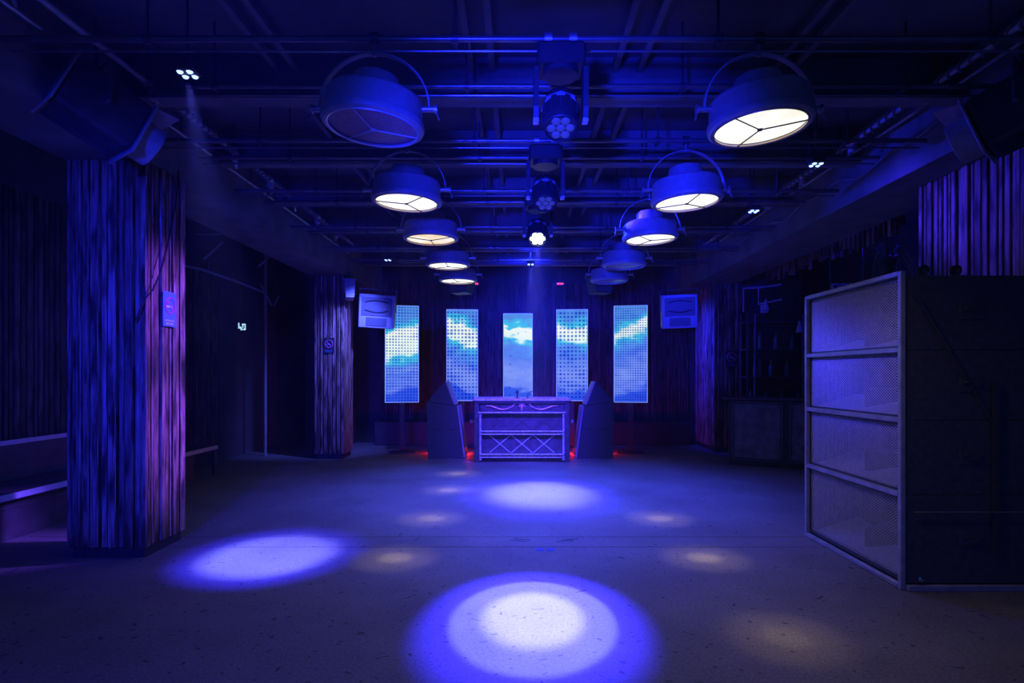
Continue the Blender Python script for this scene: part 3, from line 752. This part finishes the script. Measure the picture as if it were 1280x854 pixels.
# clamps and connector boxes on the long pipes
for sx, ys in ((-2.80, (3.1, 4.35, 5.6, 6.4, 7.1, 7.9, 8.7)), (3.16, (3.3, 4.4, 5.35, 6.3, 7.2, 8.3))):
    for y in ys:
        j = empty('junction_clamp', (sx, y, 3.70)); tag(j, ('small grey clamp with connectors on the pipe over the columns with signs' if sx < 0 else 'small grey clamp with connectors on the pipe over the bar side'), 'clamp', 'clamps on the signed column pipe' if sx < 0 else 'clamps on bar side pipe')
        MB().lathe([(0.024, -0.025), (0.042, -0.025), (0.042, 0.025), (0.024, 0.025)], 14, close=True).build('ring', 'steel', j, (0, 0, 0), (R(90), 0, 0))
        MB().cbox((0.0, 0.03, -0.07), (0.05, 0.09, 0.06), 0.008).build('connector', 'grey_paint', j)
        MB().cyl((0, 0, -0.04), (0, 0, -0.075), 0.01, 8).build('neck', 'steel', j)
        MB().cyl((-0.01, 0.05, -0.10), (-0.02, 0.09, -0.14), 0.016, 8).build('plug', 'steel', j)

# ================================================================== DRUM PENDANTS
ZL = 2.90
def pendant(x, y, lens, spoke0, tilt, label):
    r = empty('drum_pendant', (x, y, 0)); tag(r, label, 'pendant lamp', 'drum pendants in two rows')
    zp = 3.01
    q = Euler((R(tilt[0]), R(tilt[1]), 0))
    def part(mb, n, m, smooth=True):
        return mb.build(n, m, r, (0, 0, zp), q, smooth)
    z0 = ZL - zp
    part(MB().lathe([(0.275, z0 + 0.03), (0.272, 0.045), (0.262, 0.06), (0.0, 0.07)], 48), 'housing', 'grey_paint')
    part(MB().lathe([(0.0, 0.06), (0.135, 0.06), (0.135, 0.15), (0.125, 0.175), (0.0, 0.18)], 32), 'cap', 'grey_paint')
    part(MB().lathe([(0.262, z0 + 0.02), (0.286, z0 + 0.045), (0.290, z0 + 0.03), (0.284, z0 + 0.008), (0.268, z0 - 0.004), (0.258, z0)], 48, close=True), 'rim', 'grey_paint')
    part(MB().lathe([(0.246, z0 - 0.004), (0.256, z0 - 0.008), (0.261, z0 + 0.004), (0.248, z0 + 0.006)], 48, close=True), 'bezel', 'bezel' if lens != 'lens_off' else 'trim_steel')
    part(MB().lathe([(0.247, z0 + 0.012), (0.18, z0 + 0.004), (0.09, z0), (0.0, z0 - 0.001)], 40), 'lens', lens)
    part(MB().lathe([(0.0, z0 - 0.014), (0.014, z0 - 0.012), (0.016, z0 - 0.004), (0.0, z0 - 0.002)], 12), 'hub', 'black' if lens != 'lens_off' else 'trim_steel')
    for k in range(3):
        a = R(spoke0 + 120 * k)
        part(MB().cyl((0, 0, z0 - 0.008), (0.252 * math.cos(a), 0.252 * math.sin(a), z0 - 0.004), 0.0042, 6), 'guard_spoke', 'black' if lens != 'lens_off' else 'trim_steel')
    # half-round yoke of flat bar
    n = 28; vs = []; fs = []
    for i in range(n + 1):
        t = math.pi * i / n
        for rad, yy in ((0.318, -0.018), (0.318, 0.018), (0.310, 0.018), (0.310, -0.018)):
            vs.append((rad * math.cos(t), yy, zp + rad * math.sin(t)))
    for i in range(n):
        for j in range(4): fs.append((i * 4 + j, i * 4 + (j + 1) % 4, i * 4 + 4 + (j + 1) % 4, i * 4 + 4 + j))
    fs += [(3, 2, 1, 0), (n * 4, n * 4 + 1, n * 4 + 2, n * 4 + 3)]
    MB().add(vs, fs).build('yoke', 'grey_paint', r)
    for sx in (-1, 1):
        kb = MB().cyl((sx * 0.27, 0, zp), (sx * 0.345, 0, zp), 0.018, 12).cyl((sx * 0.345, 0, zp), (sx * 0.36, 0, zp), 0.026, 10).build('tilt_knob', 'steel', r)
        MB().cyl((sx * 0.352, 0, zp), (sx * 0.37, -0.02, zp - 0.07), 0.006, 6).build('lever', 'steel', kb)
    MB().cyl((0, 0, zp + 0.30), (0, 0, 3.385), 0.014, 10).build('hanger_bolt', 'steel', r)
    MB().lathe([(0.0205, -0.022), (0.036, -0.022), (0.036, 0.022), (0.0205, 0.022)], 16, close=True).build('hook_clamp', 'dark_steel', r, (0, 0, 3.41), (0, R(90), 0))
    if lens != 'lens_off':
        far = not (x > 0 and y < 4)
        for pw, an in ((110 if far else 60, 17), (230 if far else 60, 7)):
            s1 = spot('pendant_pool_light', (0, 0, 0), (0, 0, -1), pw, (1.0, 0.80, 0.50), an, 1.0, 0.03)
            s1.parent = r; s1.location = (0, 0, ZL - 0.03); s1.rotation_euler = q
        s2 = spot('pendant_flood_light', (0, 0, 0), (0, 0, -1), 26 if (x > 0 and y < 4) else 9, (1.0, 0.80, 0.60), 150, 0.7, 0.20)
        s2.parent = r; s2.location = (0, 0, ZL - 0.03); s2.rotation_euler = q
    return r
PX_L, PX_R = -0.91, 1.37
LAMPS = [(-0.82, YP[0], 'lens_off', 20, (0, 4), 'unlit drum pendant with mauve lens near the conduit over the columns with signs'),
         (PX_L, YP[1], 'lens_on', 70, (0, 2), 'lit drum pendant hanging next behind the mauve unlit one'),
         (PX_L, YP[2], 'lens_yellow', 90, (0, 0), 'lit drum pendant with a yellowish lens'),
         (PX_L, YP[3], 'lens_on', 150, (0, 0), 'lit drum pendant hanging next behind the yellowish one'),
         (PX_L, YP[4], 'lens_on', 20, (0, 0), 'lit drum pendant nearest the stage in the row of four lit ones'),
         (PX_R, YP[0], 'lens_on', 98, (0, -3), 'large lit drum pendant opposite the mauve unlit one'),
         (PX_R, YP[1], 'lens_on', 37, (0, -3), 'lit drum pendant between the frontmost and last lit ones on the bar side'),
         (PX_R, YP[2], 'lens_on', 112, (0, -2), 'lit drum pendant next to the two unlit ones on the bar side'),
         (PX_R, YP[3], 'lens_off', 90, (0, 0), 'unlit drum pendant directly behind a lit one on the bar side'),
         (PX_R, YP[4], 'lens_off', 60, (0, 0), 'unlit drum pendant nearest the stage on the bar side')]
for a in LAMPS: pendant(*a)

# ================================================================== MOVING HEADS
def moving_head(x, y, target, led, label, beams):
    r = empty('moving_head', (x, y, 0)); tag(r, label, 'stage light', 'moving heads along the ceiling centre')
    MB().cbox((0, 0, 3.285), (0.27, 0.22, 0.12), 0.015).build('base', 'black', r)
    MB().lathe([(0.0205, -0.022), (0.036, -0.022), (0.036, 0.022), (0.0205, 0.022)], 16, close=True).build('hook_clamp', 'steel', r, (-0.07, 0, 3.41), (0, R(90), 0))
    MB().lathe([(0.0205, -0.022), (0.036, -0.022), (0.036, 0.022), (0.0205, 0.022)], 16, close=True).build('hook_clamp', 'steel', r, (0.07, 0, 3.41), (0, R(90), 0))
    MB().cyl((-0.07, 0, 3.34), (-0.07, 0, 3.37), 0.014, 8).cyl((0.07, 0, 3.34), (0.07, 0, 3.37), 0.014, 8).build('clamp_bolt', 'steel', r)
    MB().cbox((0.0, 0.112, 3.285), (0.16, 0.006, 0.05), 0.002).build('display', 'dark_steel', r)
    dx = target[0] - x; dyy = target[1] - y
    pan = math.atan2(dyy, dx) + R(90)
    yk = empty('yoke', (0, 0, 3.225), (0, 0, 0)); yk.parent = r
    pv = 2.99
    for sx in (-1, 1):
        MB().prism([(sx * 0.125, -0.06, -0.0), (sx * 0.125, 0.06, 0.0), (sx * 0.125, 0.05, -0.22), (sx * 0.125, 0.025, -0.275), (sx * 0.125, -0.025, -0.275), (sx * 0.125, -0.05, -0.22)], (sx * 0.03, 0, 0)).build('arm', 'black', yk, smooth=False)
        MB().cbox((sx * 0.140, -0.005, -0.285), (0.034, 0.06, 0.02), 0.004).build('arm_tip', 'trim_steel', yk)
    MB().cyl((0, 0, 0.0), (0, 0, -0.03), 0.10, 20).build('turntable', 'black', yk)
    v = Vector((target[0] - x, target[1] - y, 0 - pv)).normalized()
    q = v.to_track_quat('-Z', 'Y').to_euler()
    hd = MB().lathe([(0.0, 0.14), (0.06, 0.135), (0.092, 0.10), (0.105, 0.03), (0.105, -0.06), (0.095, -0.13), (0.088, -0.135), (0.086, -0.12), (0.0, -0.12)], 24).build('head', 'black', r, (0, 0, pv), q)
    MB().lathe([(0.1, 0.045), (0.112, 0.04), (0.112, 0.015), (0.1, 0.01)], 8, close=True).build('collar', 'grey_paint', hd)
    for k in range(12):
        a = k * math.pi / 6
        MB().box((0.104 * math.cos(a), 0.104 * math.sin(a), -0.03), (0.012, 0.008, 0.07), (0, 0, a)).build('cooling_fin', 'dark_steel', hd)
    for k in range(7):
        a = k * math.pi / 3
        rr = 0.0 if k == 6 else 0.052
        MB().lathe([(0.0, -0.010), (0.018, -0.007), (0.026, 0.0), (0.0, 0.004)], 14, (rr * math.cos(a), rr * math.sin(a), -0.126)).build('lens', led, hd)
    for (pw, colr, ang, bl) in beams:
        o = Vector((x, y, pv)) + v * 0.20
        s_ = spot('moving_head_beam', o, target, pw, colr, ang, bl, 0.02)
        mw = s_.rotation_euler.copy()
        s_.parent = r; s_.location = o - Vector((x, y, 0)); s_.rotation_euler = mw
BW = (0.26, 0.30, 1.0)
BB = (0.03, 0.022, 1.0)
moving_head(0.24, YP[0], (0.16, 1.75, 0), 'led_dim', 'black moving head between the mauve pendant and its lit opposite', [])
moving_head(0.22, YP[1], (0.16, 3.05, 0), 'led_dim', 'black moving head in the middle of three above the dance floor', [])
moving_head(0.20, YP[2], (0.09, 3.53, 0), 'led_white', 'moving head with bright white lit lens cluster', [(5200, BB, 24, 0.6), (1700, BW, 16.5, 0.2), (1500, (0.62, 0.66, 1.0), 11.5, 0.6)])
# small four-lens pin lights
def quad_light(x, y, z, led, label, target=None, beams=()):
    r = empty('quad_pin_light', (x, y, z)); tag(r, label, 'stage light', 'four-lens pin lights')
    MB().cbox((0, 0, 0.03), (0.12, 0.12, 0.06), 0.012).build('body', 'black', r)
    for a in (-1, 1):
        for c in (-1, 1):
            MB().lathe([(0, -0.012), (0.014, -0.009), (0.02, 0.0), (0, 0.004)], 12, (a * 0.03, c * 0.03, -0.002)).build('lens', led, r)
    MB().tube([(-0.066, 0, 0.03), (-0.066, 0, 0.10), (0.066, 0, 0.10), (0.066, 0, 0.03)], 0.005, 6).build('bracket', 'dark_steel', r)
    MB().cyl((0, 0, 0.10), (0, 0, ZC - z), 0.008, 8).build('stem', 'dark_steel', r)
    for (pw, colr, ang, bl) in beams:
        s_ = spot('pin_light_beam', (x, y, z - 0.04), target, pw, colr, ang, bl, 0.02)
        s_.parent = r; s_.location = (0, 0, -0.04)
quad_light(-2.07, 3.56, 3.38, 'led_pale', 'pale lit four-lens pin light near the film lamp by the blue-signed column', (-2.06, 4.70, 0), [(3000, BB, 27, 0.8), (2000, BW, 20, 0.7)])
quad_light(2.68, 5.12, 3.39, 'led_pale', 'pale lit four-lens pin light above the caged stack')
quad_light(2.71, 6.55, 3.38, 'led_blue', 'bright blue lit four-lens pin light with strong glow')
quad_light(-2.17, 9.45, 3.40, 'led_pale', 'pale lit four-lens pin light near the stage')
quad_light(0.20, 9.3, 3.30, 'led_pale', 'pale lit four-lens pin light behind the lit moving head', (0.27, 7.2, 0), [(4600, BB, 32, 0.9), (3000, BW, 24, 1.0)])

# ================================================================== FILM LAMPS on the columns
def film_lamp(x, y, z, target, label, length=0.46):
    r = empty('film_lamp', (x, y, z)); tag(r, label, 'stage lamp', 'film lamps on the beams')
    v = (Vector(target) - Vector((x, y, z))).normalized()
    q = v.to_track_quat('-Z', 'Y').to_euler()
    hz = 0.19
    def part(mb, n, m, smooth=True): return mb.build(n, m, r, (0, 0, 0), q, smooth)
    body = part(MB().cbox((0, 0, length / 2), (0.36, 0.36, length), 0.02), 'housing', 'dark_steel')
    for k in range(7):
        for sx in (-1, 1):
            MB().box((sx * 0.184, -0.15 + k * 0.05, length / 2), (0.012, 0.012, length * 0.84)).build('cooling_fin', 'dark_steel', body)
            MB().box((-0.15 + k * 0.05, sx * 0.184, length / 2), (0.012, 0.012, length * 0.84)).build('cooling_fin', 'dark_steel', body)
    part(MB().cbox((0, 0, -0.006), (0.42, 0.42, 0.016), 0.004), 'front_plate', 'grey_paint')
    part(MB().cbox((0, 0, length + 0.006), (0.40, 0.40, 0.016), 0.004), 'back_plate', 'grey_paint')
    part(MB().lathe([(0.15, 0.0), (0.155, -0.02), (0.15, -0.15), (0.135, -0.155), (0.13, -0.14), (0.13, -0.02)], 32, close=True), 'lens_hood', 'grey_paint')
    part(MB().lathe([(0.131, -0.03), (0.08, -0.05), (0.0, -0.058)], 28), 'lens', 'lens_off')
    part(MB().cyl((0.235, 0, length / 2), (-0.235, 0, length / 2), 0.012, 10), 'pivot', 'steel')
    part(MB().box((0, 0.215, -0.09), (0.34, 0.006, 0.15), (R(14), 0, 0)), 'barn_door', 'grey_paint')
    c = -v * (length / 2)
    side = (q.to_matrix() @ Vector((1, 0, 0)))
    top = ZC - z
    pts = [c + side * 0.235, c + side * 0.235 + Vector((0, 0, 0.26)), c - side * 0.235 + Vector((0, 0, 0.26)), c - side * 0.235]
    MB().tube(pts, 0.013, 6).build('bracket', 'dark_steel', r)
    m_ = (pts[1] + pts[2]) / 2
    MB().cyl(m_, (m_.x, m_.y, top), 0.016, 10).build('stem', 'dark_steel', r)
film_lamp(-2.78, 4.10, 3.23, (-1.78, 5.50, 2.48), 'dark finned film lamp under the beam by the column with the blue sign', 0.48)
film_lamp(3.24, 4.00, 3.20, (2.24, 5.20, 2.65), 'dark finned film lamp above the caged subwoofer stack', 0.48)

# ================================================================== SIGNS
def smoke_sign(loc, rot, w_, h_, plate, ring, txt, label):
    r = empty('no_smoking_sign', loc, rot); tag(r, label, 'sign')
    MB().cbox((0, 0, 0), (w_, 0.006, h_), 0.002).build('plate', plate, r)
    rad = w_ * 0.36; zc = h_ * 0.10
    n = 28
    MB().tube([(rad * math.cos(2 * math.pi * i / n), -0.004, zc + rad * math.sin(2 * math.pi * i / n)) for i in range(n)], w_ * 0.035, 6, closed=True).build('ring', ring, r)
    MB().box((0, -0.005, zc), (rad * 1.9, 0.003, w_ * 0.07), (0, R(48), 0)).build('ring_bar', ring, r)
    MB().box((-0.01, -0.004, zc - rad * 0.12), (rad * 1.2, 0.003, w_ * 0.08)).build('cigarette', txt, r)
    for k, (zz, ww) in enumerate(((-0.33, 0.62), (-0.42, 0.5))):
        n = 9 if k == 0 else 8
        for i in range(n):
            MB().box((w_ * ww * (i / (n - 1) - 0.5), -0.004, h_ * zz + (0.2 - 0.4 * ((i * 7) % 3 == 0)) * 0.004), (w_ * ww / n * 0.62, 0.002, h_ * (0.045 if i else 0.06))).build('lettering', txt, r)
smoke_sign((-3.008, 4.905, 2.06), (0, 0, R(90)), 0.185, 0.30, 'sign_blue', 'sign_red', 'sign_white', 'blue no smoking sign with red ring on the near column')
smoke_sign((-3.345, 10.043, 2.01), (0, 0, 0), 0.19, 0.27, 'sign_black', 'sign_red', 'sign_blue', 'black no smoking sign on the far column')
smoke_sign((4.08, 10.893, 1.80), (0, 0, 0), 0.24, 0.32, 'sign_black', 'sign_red', 'sign_blue', 'dim no smoking poster at the far end of the bar')
# glowing exit pictogram in the passage
ex = empty('exit_sign', (-4.83, 9.95, 2.33)); tag(ex, 'small lit exit pictogram hanging in the dark passage', 'sign')
MB().cbox((0, 0.02, 0), (0.20, 0.03, 0.20), 0.004).build('housing', 'black', ex)
b = MB().box((-0.06, 0, 0.02), (0.02, 0.006, 0.10)).box((-0.035, 0, -0.01), (0.03, 0.006, 0.03)).box((-0.02, 0, -0.035), (0.02, 0.006, 0.05)).box((0.02, 0, 0.045), (0.05, 0.006, 0.02)).box((0.05, 0, 0.0), (0.02, 0.006, 0.10)).box((0.025, 0, -0.045), (0.06, 0.006, 0.02)).box((0.01, 0, 0.01), (0.018, 0.006, 0.06))
b.build('pictogram', 'sign_lit', ex)
MB().cyl((0, 0.02, 0.10), (0, 0.02, ZC - 2.33), 0.006, 8).build('stem', 'dark_steel', ex)

# red indicator displays on the stage cross pipe
for x, lab in ((-0.86, 'tiny red lit display by the stage pendant of the four lit ones'), (0.83, 'tiny red lit display by the unlit stage pendant')):
    r = empty('red_display', (x, 11.3, 3.30)); tag(r, lab, 'display')
    MB().cbox((0, 0.03, 0), (0.2, 0.06, 0.08), 0.004).build('housing', 'black', r)
    for i in range(4): MB().box((-0.05 + i * 0.033, -0.003, 0), (0.024, 0.006, 0.03)).build('digit', 'led_red', r)
    MB().cyl((0, 0.03, 0.04), (0, 0.03, ZC - 3.30), 0.008, 8).build('stem', 'dark_steel', r)
# small dark wedge speakers hung over the stage
for x, rz, lab in ((-1.0, -20, 'small dark wedge speaker hung behind the lit stage pendant'), (1.42, 20, 'small dark wedge speaker hung behind the unlit stage pendant')):
    r = empty('wedge_speaker', (x, 9.4, 2.98), (0, 0, R(rz))); tag(r, lab, 'speaker')
    MB().prism([(-0.22, 0, 0.18), (-0.14, 0, -0.13), (0.14, 0, -0.13), (0.22, 0, 0.18)], (0, 0.28, 0)).build('cabinet', 'spk_black', r, smooth=False)
    MB().prism([(-0.18, -0.01, 0.15), (-0.12, -0.01, -0.10), (0.12, -0.01, -0.10), (0.18, -0.01, 0.15)], (0, 0.012, 0)).build('grille', 'spk_grille', r, smooth=False)
    MB().cyl((0, 0.14, 0.18), (0, 0.14, ZC - 2.98), 0.012, 8).build('stem', 'dark_steel', r)
# small speaker at the head of the far column
r = empty('column_speaker', (-2.97, 10.0, 2.98), (R(-12), 0, R(20))); tag(r, 'small slim blue-lit speaker at the head of the far column', 'speaker')
MB().prism([(-0.07, -0.12, -0.17), (0.07, -0.12, -0.17), (0.10, -0.12, 0.17), (-0.10, -0.12, 0.17)], (0, 0.20, 0)).build('cabinet', 'spk_white', r, smooth=False)
MB().box((0, -0.125, 0.0), (0.12, 0.01, 0.28)).build('grille', 'spk_white', r)
MB().cyl((0, 0.0, 0.15), (0, 0.0, 0.36), 0.012, 8).build('bracket', 'dark_steel', r)

# ================================================================== PASSAGE pipes on the left
tag(MB().cyl((-4.65, 10.45, 0), (-4.65, 10.45, ZC), 0.028, 12).build('standpipe', 'grey_paint'), 'tall thin upright pipe in the dark passage', 'pipe')
tag(MB().cyl((-5.1, 9.0, 3.72), (-3.72, 9.0, 3.72), 0.02, 10).build('passage_pipe', 'grey_paint'), 'level pipe under the passage ceiling', 'pipe')
b = empty('tube_lamp', (-4.75, 8.6, 3.25)); tag(b, 'slanted slim tube lamp fixed in the passage nearer the bench', 'lamp')
MB().cyl((0, 0, 0), (0.12, 0.3, 0.32), 0.018, 10).build('tube', 'spk_white', b); MB().cyl((0.12, 0.3, 0.32), (0.12, 0.3, ZC - 3.25), 0.01, 8).build('stem', 'dark_steel', b)
b = empty('tube_lamp', (-4.2, 9.2, 3.25)); tag(b, 'slanted slim tube lamp fixed in the passage above the door', 'lamp')
MB().cyl((0, 0, 0), (0.12, 0.3, 0.30), 0.018, 10).build('tube', 'spk_white', b); MB().cyl((0.12, 0.3, 0.30), (0.12, 0.3, ZC - 3.25), 0.01, 8).build('stem', 'dark_steel', b)
b = empty('bent_pipe', (-5.1, 8.0, 3.1)); tag(b, 'bent grey pipe branching out from the slatted wall above the bench', 'pipe')
MB().tube([(0, 0, 0.08), (0.1, 0.2, 0.0), (0.3, 0.6, -0.01), (0.55, 1.2, -0.1), (0.75, 1.7, -0.2)], 0.02, 8).build('tube', 'grey_paint', b)
MB().cyl((0.72, 1.65, -0.05), (0.85, 1.8, -0.42), 0.018, 8).build('branch', 'grey_paint', b)
MB().cyl((0.98, 1.8, -0.25), (0.88, 1.8, -0.42), 0.014, 8).build('branch', 'grey_paint', b)
# black cable draped over the near column
cable([(-3.0, 5.02, 3.30), (-2.985, 4.98, 3.1), (-2.985, 4.93, 2.9), (-2.985, 4.84, 2.6), (-2.985, 4.75, 2.36), (-2.99, 4.66, 2.2), (-3.01, 4.60, 2.12), (-3.06, 4.59, 2.0), (-3.10, 4.60, 1.92)], 0.007, 'black cable draped across the boards of the near column', 'cable')

# ================================================================== BAR on the right
A = Vector((3.50, 9.48, 0)); d = Vector((0.894, -0.447, 0)).normalized(); ang = math.atan2(d.y, d.x)
ct = empty('bar_counter', A, (0, 0, ang)); tag(ct, 'dark bar counter with framed front panels', 'counter')
LC = 2.6
MB().cbox((LC / 2, 0.30, 0.54), (LC, 0.56, 1.08), 0.01).build('body', 'black', ct)
MB().cbox((LC / 2 - 0.02, 0.27, 1.10), (LC + 0.14, 0.72, 0.045), 0.008).build('countertop', 'bench', ct)
for k in range(3):
    x = 0.44 + k * 0.86
    p = MB().cbox((x, 0.015, 0.57), (0.70, 0.03, 0.90), 0.008).build('front_panel', 'counter', ct)
    for sx in (-0.37, 0.37): MB().box((x + sx, 0.012, 0.57), (0.03, 0.05, 0.96)).build('panel_frame', 'dark_steel', ct)
    for z in (0.10, 1.04): MB().box((x, 0.012, z), (0.72, 0.05, 0.03)).build('panel_frame', 'dark_steel', ct)
# slatted canopy over the bar
cn = empty('bar_canopy', (4.45, 8.5, 3.2)); tag(cn, 'canopy of short pale uneven slats over the bar', 'canopy')
MB().box((0.08, 0, 0.12), (0.06, 3.6, 0.10)).build('rail', 'black', cn)
for i in range(34):
    y = -1.75 + i * 0.105; h = random.uniform(0.16, 0.30)
    MB().box((0.03, y, 0.20 - h / 2), (0.03, random.uniform(0.04, 0.075), h)).build('slat', 'wood', cn)
for y in (-1.6, 0, 1.6): MB().cyl((0.08, y, 0.15), (0.08, y, ZC - 3.2), 0.012, 8).build('drop_rod', 'dark_steel', cn)
# shelf rack behind the bar
sh = empty('bar_shelf', (4.9, 10.3, 0)); tag(sh, 'tall metal back-bar shelf rack with bottles', 'shelf')
for x in (-0.75, -0.62, 0.25, 0.62): MB().box((x, 0, 1.3), (0.025, 0.025, 2.6)).build('upright', 'steel' if x in (0.25, -0.62) else 'dark_steel', sh)
for x in (-0.75, 0.62): MB().box((x, 0.3, 1.3), (0.025, 0.025, 2.6)).build('upright', 'dark_steel', sh)
ZSH = (0.9, 1.45, 1.95, 2.45)
for z in ZSH: MB().box((-0.065, 0.15, z), (1.42, 0.32, 0.022)).build('shelf_board', 'dark_steel', sh)
for i in range(14):
    z = ZSH[i % 3 + 0] + 0.011; x = 4.9 - 0.66 + 0.09 * (i % 12) + 0.02 * (i // 3)
    sc = random.uniform(0.85, 1.1)
    bt = tag(MB().lathe([(0, 0), (0.035, 0), (0.037, 0.01), (0.037, 0.17 * sc), (0.03, 0.20 * sc), (0.013, 0.23 * sc), (0.012, 0.30 * sc), (0.015, 0.305 * sc), (0, 0.31 * sc)], 14).build('bottle', 'glass', None, (x, 10.40, z)), 'dark glass bottle standing on the back-bar rack', 'bottle', 'bottles on the back-bar rack')
# cone lamps over the bar
for x, y, z, lab in ((4.42, 8.95, 2.25, 'small cone lamp hanging over the counter by the rack upright'), (4.0, 9.2, 2.62, 'small cone lamp hanging over the counter start')):
    r = empty('cone_lamp', (x, y, z)); tag(r, lab, 'pendant lamp')
    MB().lathe([(0.055, -0.09), (0.018, 0.05), (0.015, 0.09), (0, 0.09)], 16).build('shade', 'spk_white', r)
    MB().cyl((0, 0, 0.09), (0, 0, ZC - z), 0.005, 6).build('cord', 'cable', r)
# unlit neon outline sign over the bar
ne = empty('neon_sign', (4.05, 9.75, 2.78), (0, 0, R(-25))); tag(ne, 'unlit neon tube sign of angular outlines over the bar', 'sign')
MB().tube([(-0.18, 0, -0.2), (-0.18, 0, 0.2), (0.10, 0, 0.2), (0.42, 0, 0.24)], 0.014, 8).build('tube', 'spk_white', ne)
MB().tube([(0.06, 0, 0.2), (0.06, 0, -0.08), (0.42, 0, -0.02)], 0.014, 8).build('tube', 'spk_white', ne)
MB().box((0.15, 0.02, -0.16), (0.12, 0.02, 0.14)).build('transformer', 'spk_white', ne)
MB().box((0.1, 0.05, 0.22), (0.6, 0.03, 0.03)).build('rail', 'dark_steel', ne)
for x in (-0.1, 0.3): MB().cyl((x, 0.05, 0.22), (x, 0.05, ZC - 2.82), 0.008, 6).build('stem', 'dark_steel', ne)
# row of square tins on a rail above the cage
rl = empty('tin_rail', (4.55, 8.0, 2.66)); tag(rl, 'hanging shelf rail above the bar carrying four square tins', 'shelf')
MB().box((0.06, 0, 0), (0.50, 0.14, 0.02)).build('shelf_board', 'dark_steel', rl)
for x in (-0.17, 0.29): MB().cyl((x, 0, 0), (x, 0, ZC - 2.66), 0.008, 6).build('drop_rod', 'dark_steel', rl)
for i in range(4):
    t = empty('square_tin', (4.44 + i * 0.115, 8.0, 2.671)); tag(t, 'small square tin on the rail above the bar', 'tin', 'tins on the bar rail')
    MB().cbox((0, 0, 0.045), (0.085, 0.085, 0.09), 0.008).build('body', 'grey_paint', t)
    MB().box((0, -0.044, 0.05), (0.05, 0.004, 0.05)).build('label_plate', 'black', t)
    MB().cbox((0, 0, 0.095), (0.088, 0.088, 0.012), 0.004).build('lid', 'grey_paint', t)
bl = bpy.data.lights.new('added_bar_fill', 'POINT'); bl.energy = 30; bl.color = BLUE; bl.shadow_soft_size = 0.15  # added blue fill that lifts the dark bar, has no fixture
blo = bpy.data.objects.new('added_bar_fill', bl); COL.objects.link(blo); blo.location = (4.9, 7.6, 3.55)
# hanging plant with narrow arching leaves
for px_, py_, pz_, lab in ((4.75, 6.0, 3.02, 'hanging plant with long arching leaves nearer the slatted column'), (4.60, 7.1, 2.85, 'hanging plant with long arching leaves nearer the bar')):
    r = empty('hanging_plant', (px_, py_, pz_)); tag(r, lab, 'plant', 'hanging plants over the bar')
    MB().lathe([(0, -0.1), (0.07, -0.1), (0.10, 0.06), (0.11, 0.06), (0.11, 0.075), (0.09, 0.07), (0, 0.05)], 18).build('pot', 'black', r)
    MB().cyl((0, 0, 0.05), (0, 0, ZC - pz_), 0.006, 6).build('cord', 'cable', r)
    for i in range(26):
        a = random.uniform(0, 2 * math.pi); ln = random.uniform(0.28, 0.5); up = random.uniform(0.1, 0.32)
        vs = []; n = 6
        for k in range(n + 1):
            t = k / n; rad = 0.03 + ln * t * 0.75; z = 0.06 + up * math.sin(t * math.pi * 0.9) - 0.38 * t * t * ln / 0.45
            wd = 0.014 * math.sin(math.pi * (0.12 + 0.86 * t))
            ca, sa = math.cos(a), math.sin(a)
            vs += [(rad * ca - wd * sa, rad * sa + wd * ca, z), (rad * ca, rad * sa, z - 0.004), (rad * ca + wd * sa, rad * sa - wd * ca, z)]
        fs = []
        for k in range(n):
            for j in range(2): fs.append((k * 3 + j, k * 3 + j + 1, k * 3 + 4 + j, k * 3 + 3 + j))
        MB().add(vs, fs).build('leaf', 'leaf', r)

# ================================================================== FLOOR MARKS
for x in (0.185, 0.275):
    tag(MB().cbox((x, 4.865, 0.0012), (0.065, 0.075, 0.002), 0.0005).build('floor_tape', 'tape'), 'small blue square of tape on the floor by the joint', 'tape', 'tape squares on the floor')
for x, rz in ((0.0, 16), (0.03, 14), (0.42, -18), (0.47, -16)):  # dark floor scuffs laid as thin strips
    o = MB().cbox((0, 0, 0), (0.16, 0.016, 0.002), 0.0005).build('floor_scuff', 'scuff', None, (x + 0.0, 5.12 + (0.05 if x in (0.03, 0.47) else 0), 0.0012), (0, 0, R(-rz)))
    tag(o, 'short dark scuff mark lying slantwise on the joint slab', 'tape', 'dark scuff marks on the floor')

# ================================================================== HAZE in the room air
hm = bpy.data.materials.new('stage_haze'); hm.use_nodes = True
nt = hm.node_tree; nt.nodes.remove(nt.nodes['Principled BSDF'])
vs_ = nt.nodes.new('ShaderNodeVolumeScatter')
vs_.inputs['Color'].default_value = (0.85, 0.9, 1.0, 1)
vs_.inputs['Density'].default_value = 0.0022
nt.links.new(vs_.outputs[0], nt.nodes['Material Output'].inputs['Volume'])
M['haze'] = hm
hz = MB().box(((XL + XR) / 2, 5.85, ZC / 2), (XR - XL + 0.3, 13.5, ZC + 0.3)).build('stage_haze', 'haze', smooth=False)
hz['kind'] = 'stuff'; tag(hz, 'thin blue-lit stage haze filling the room air', 'haze')
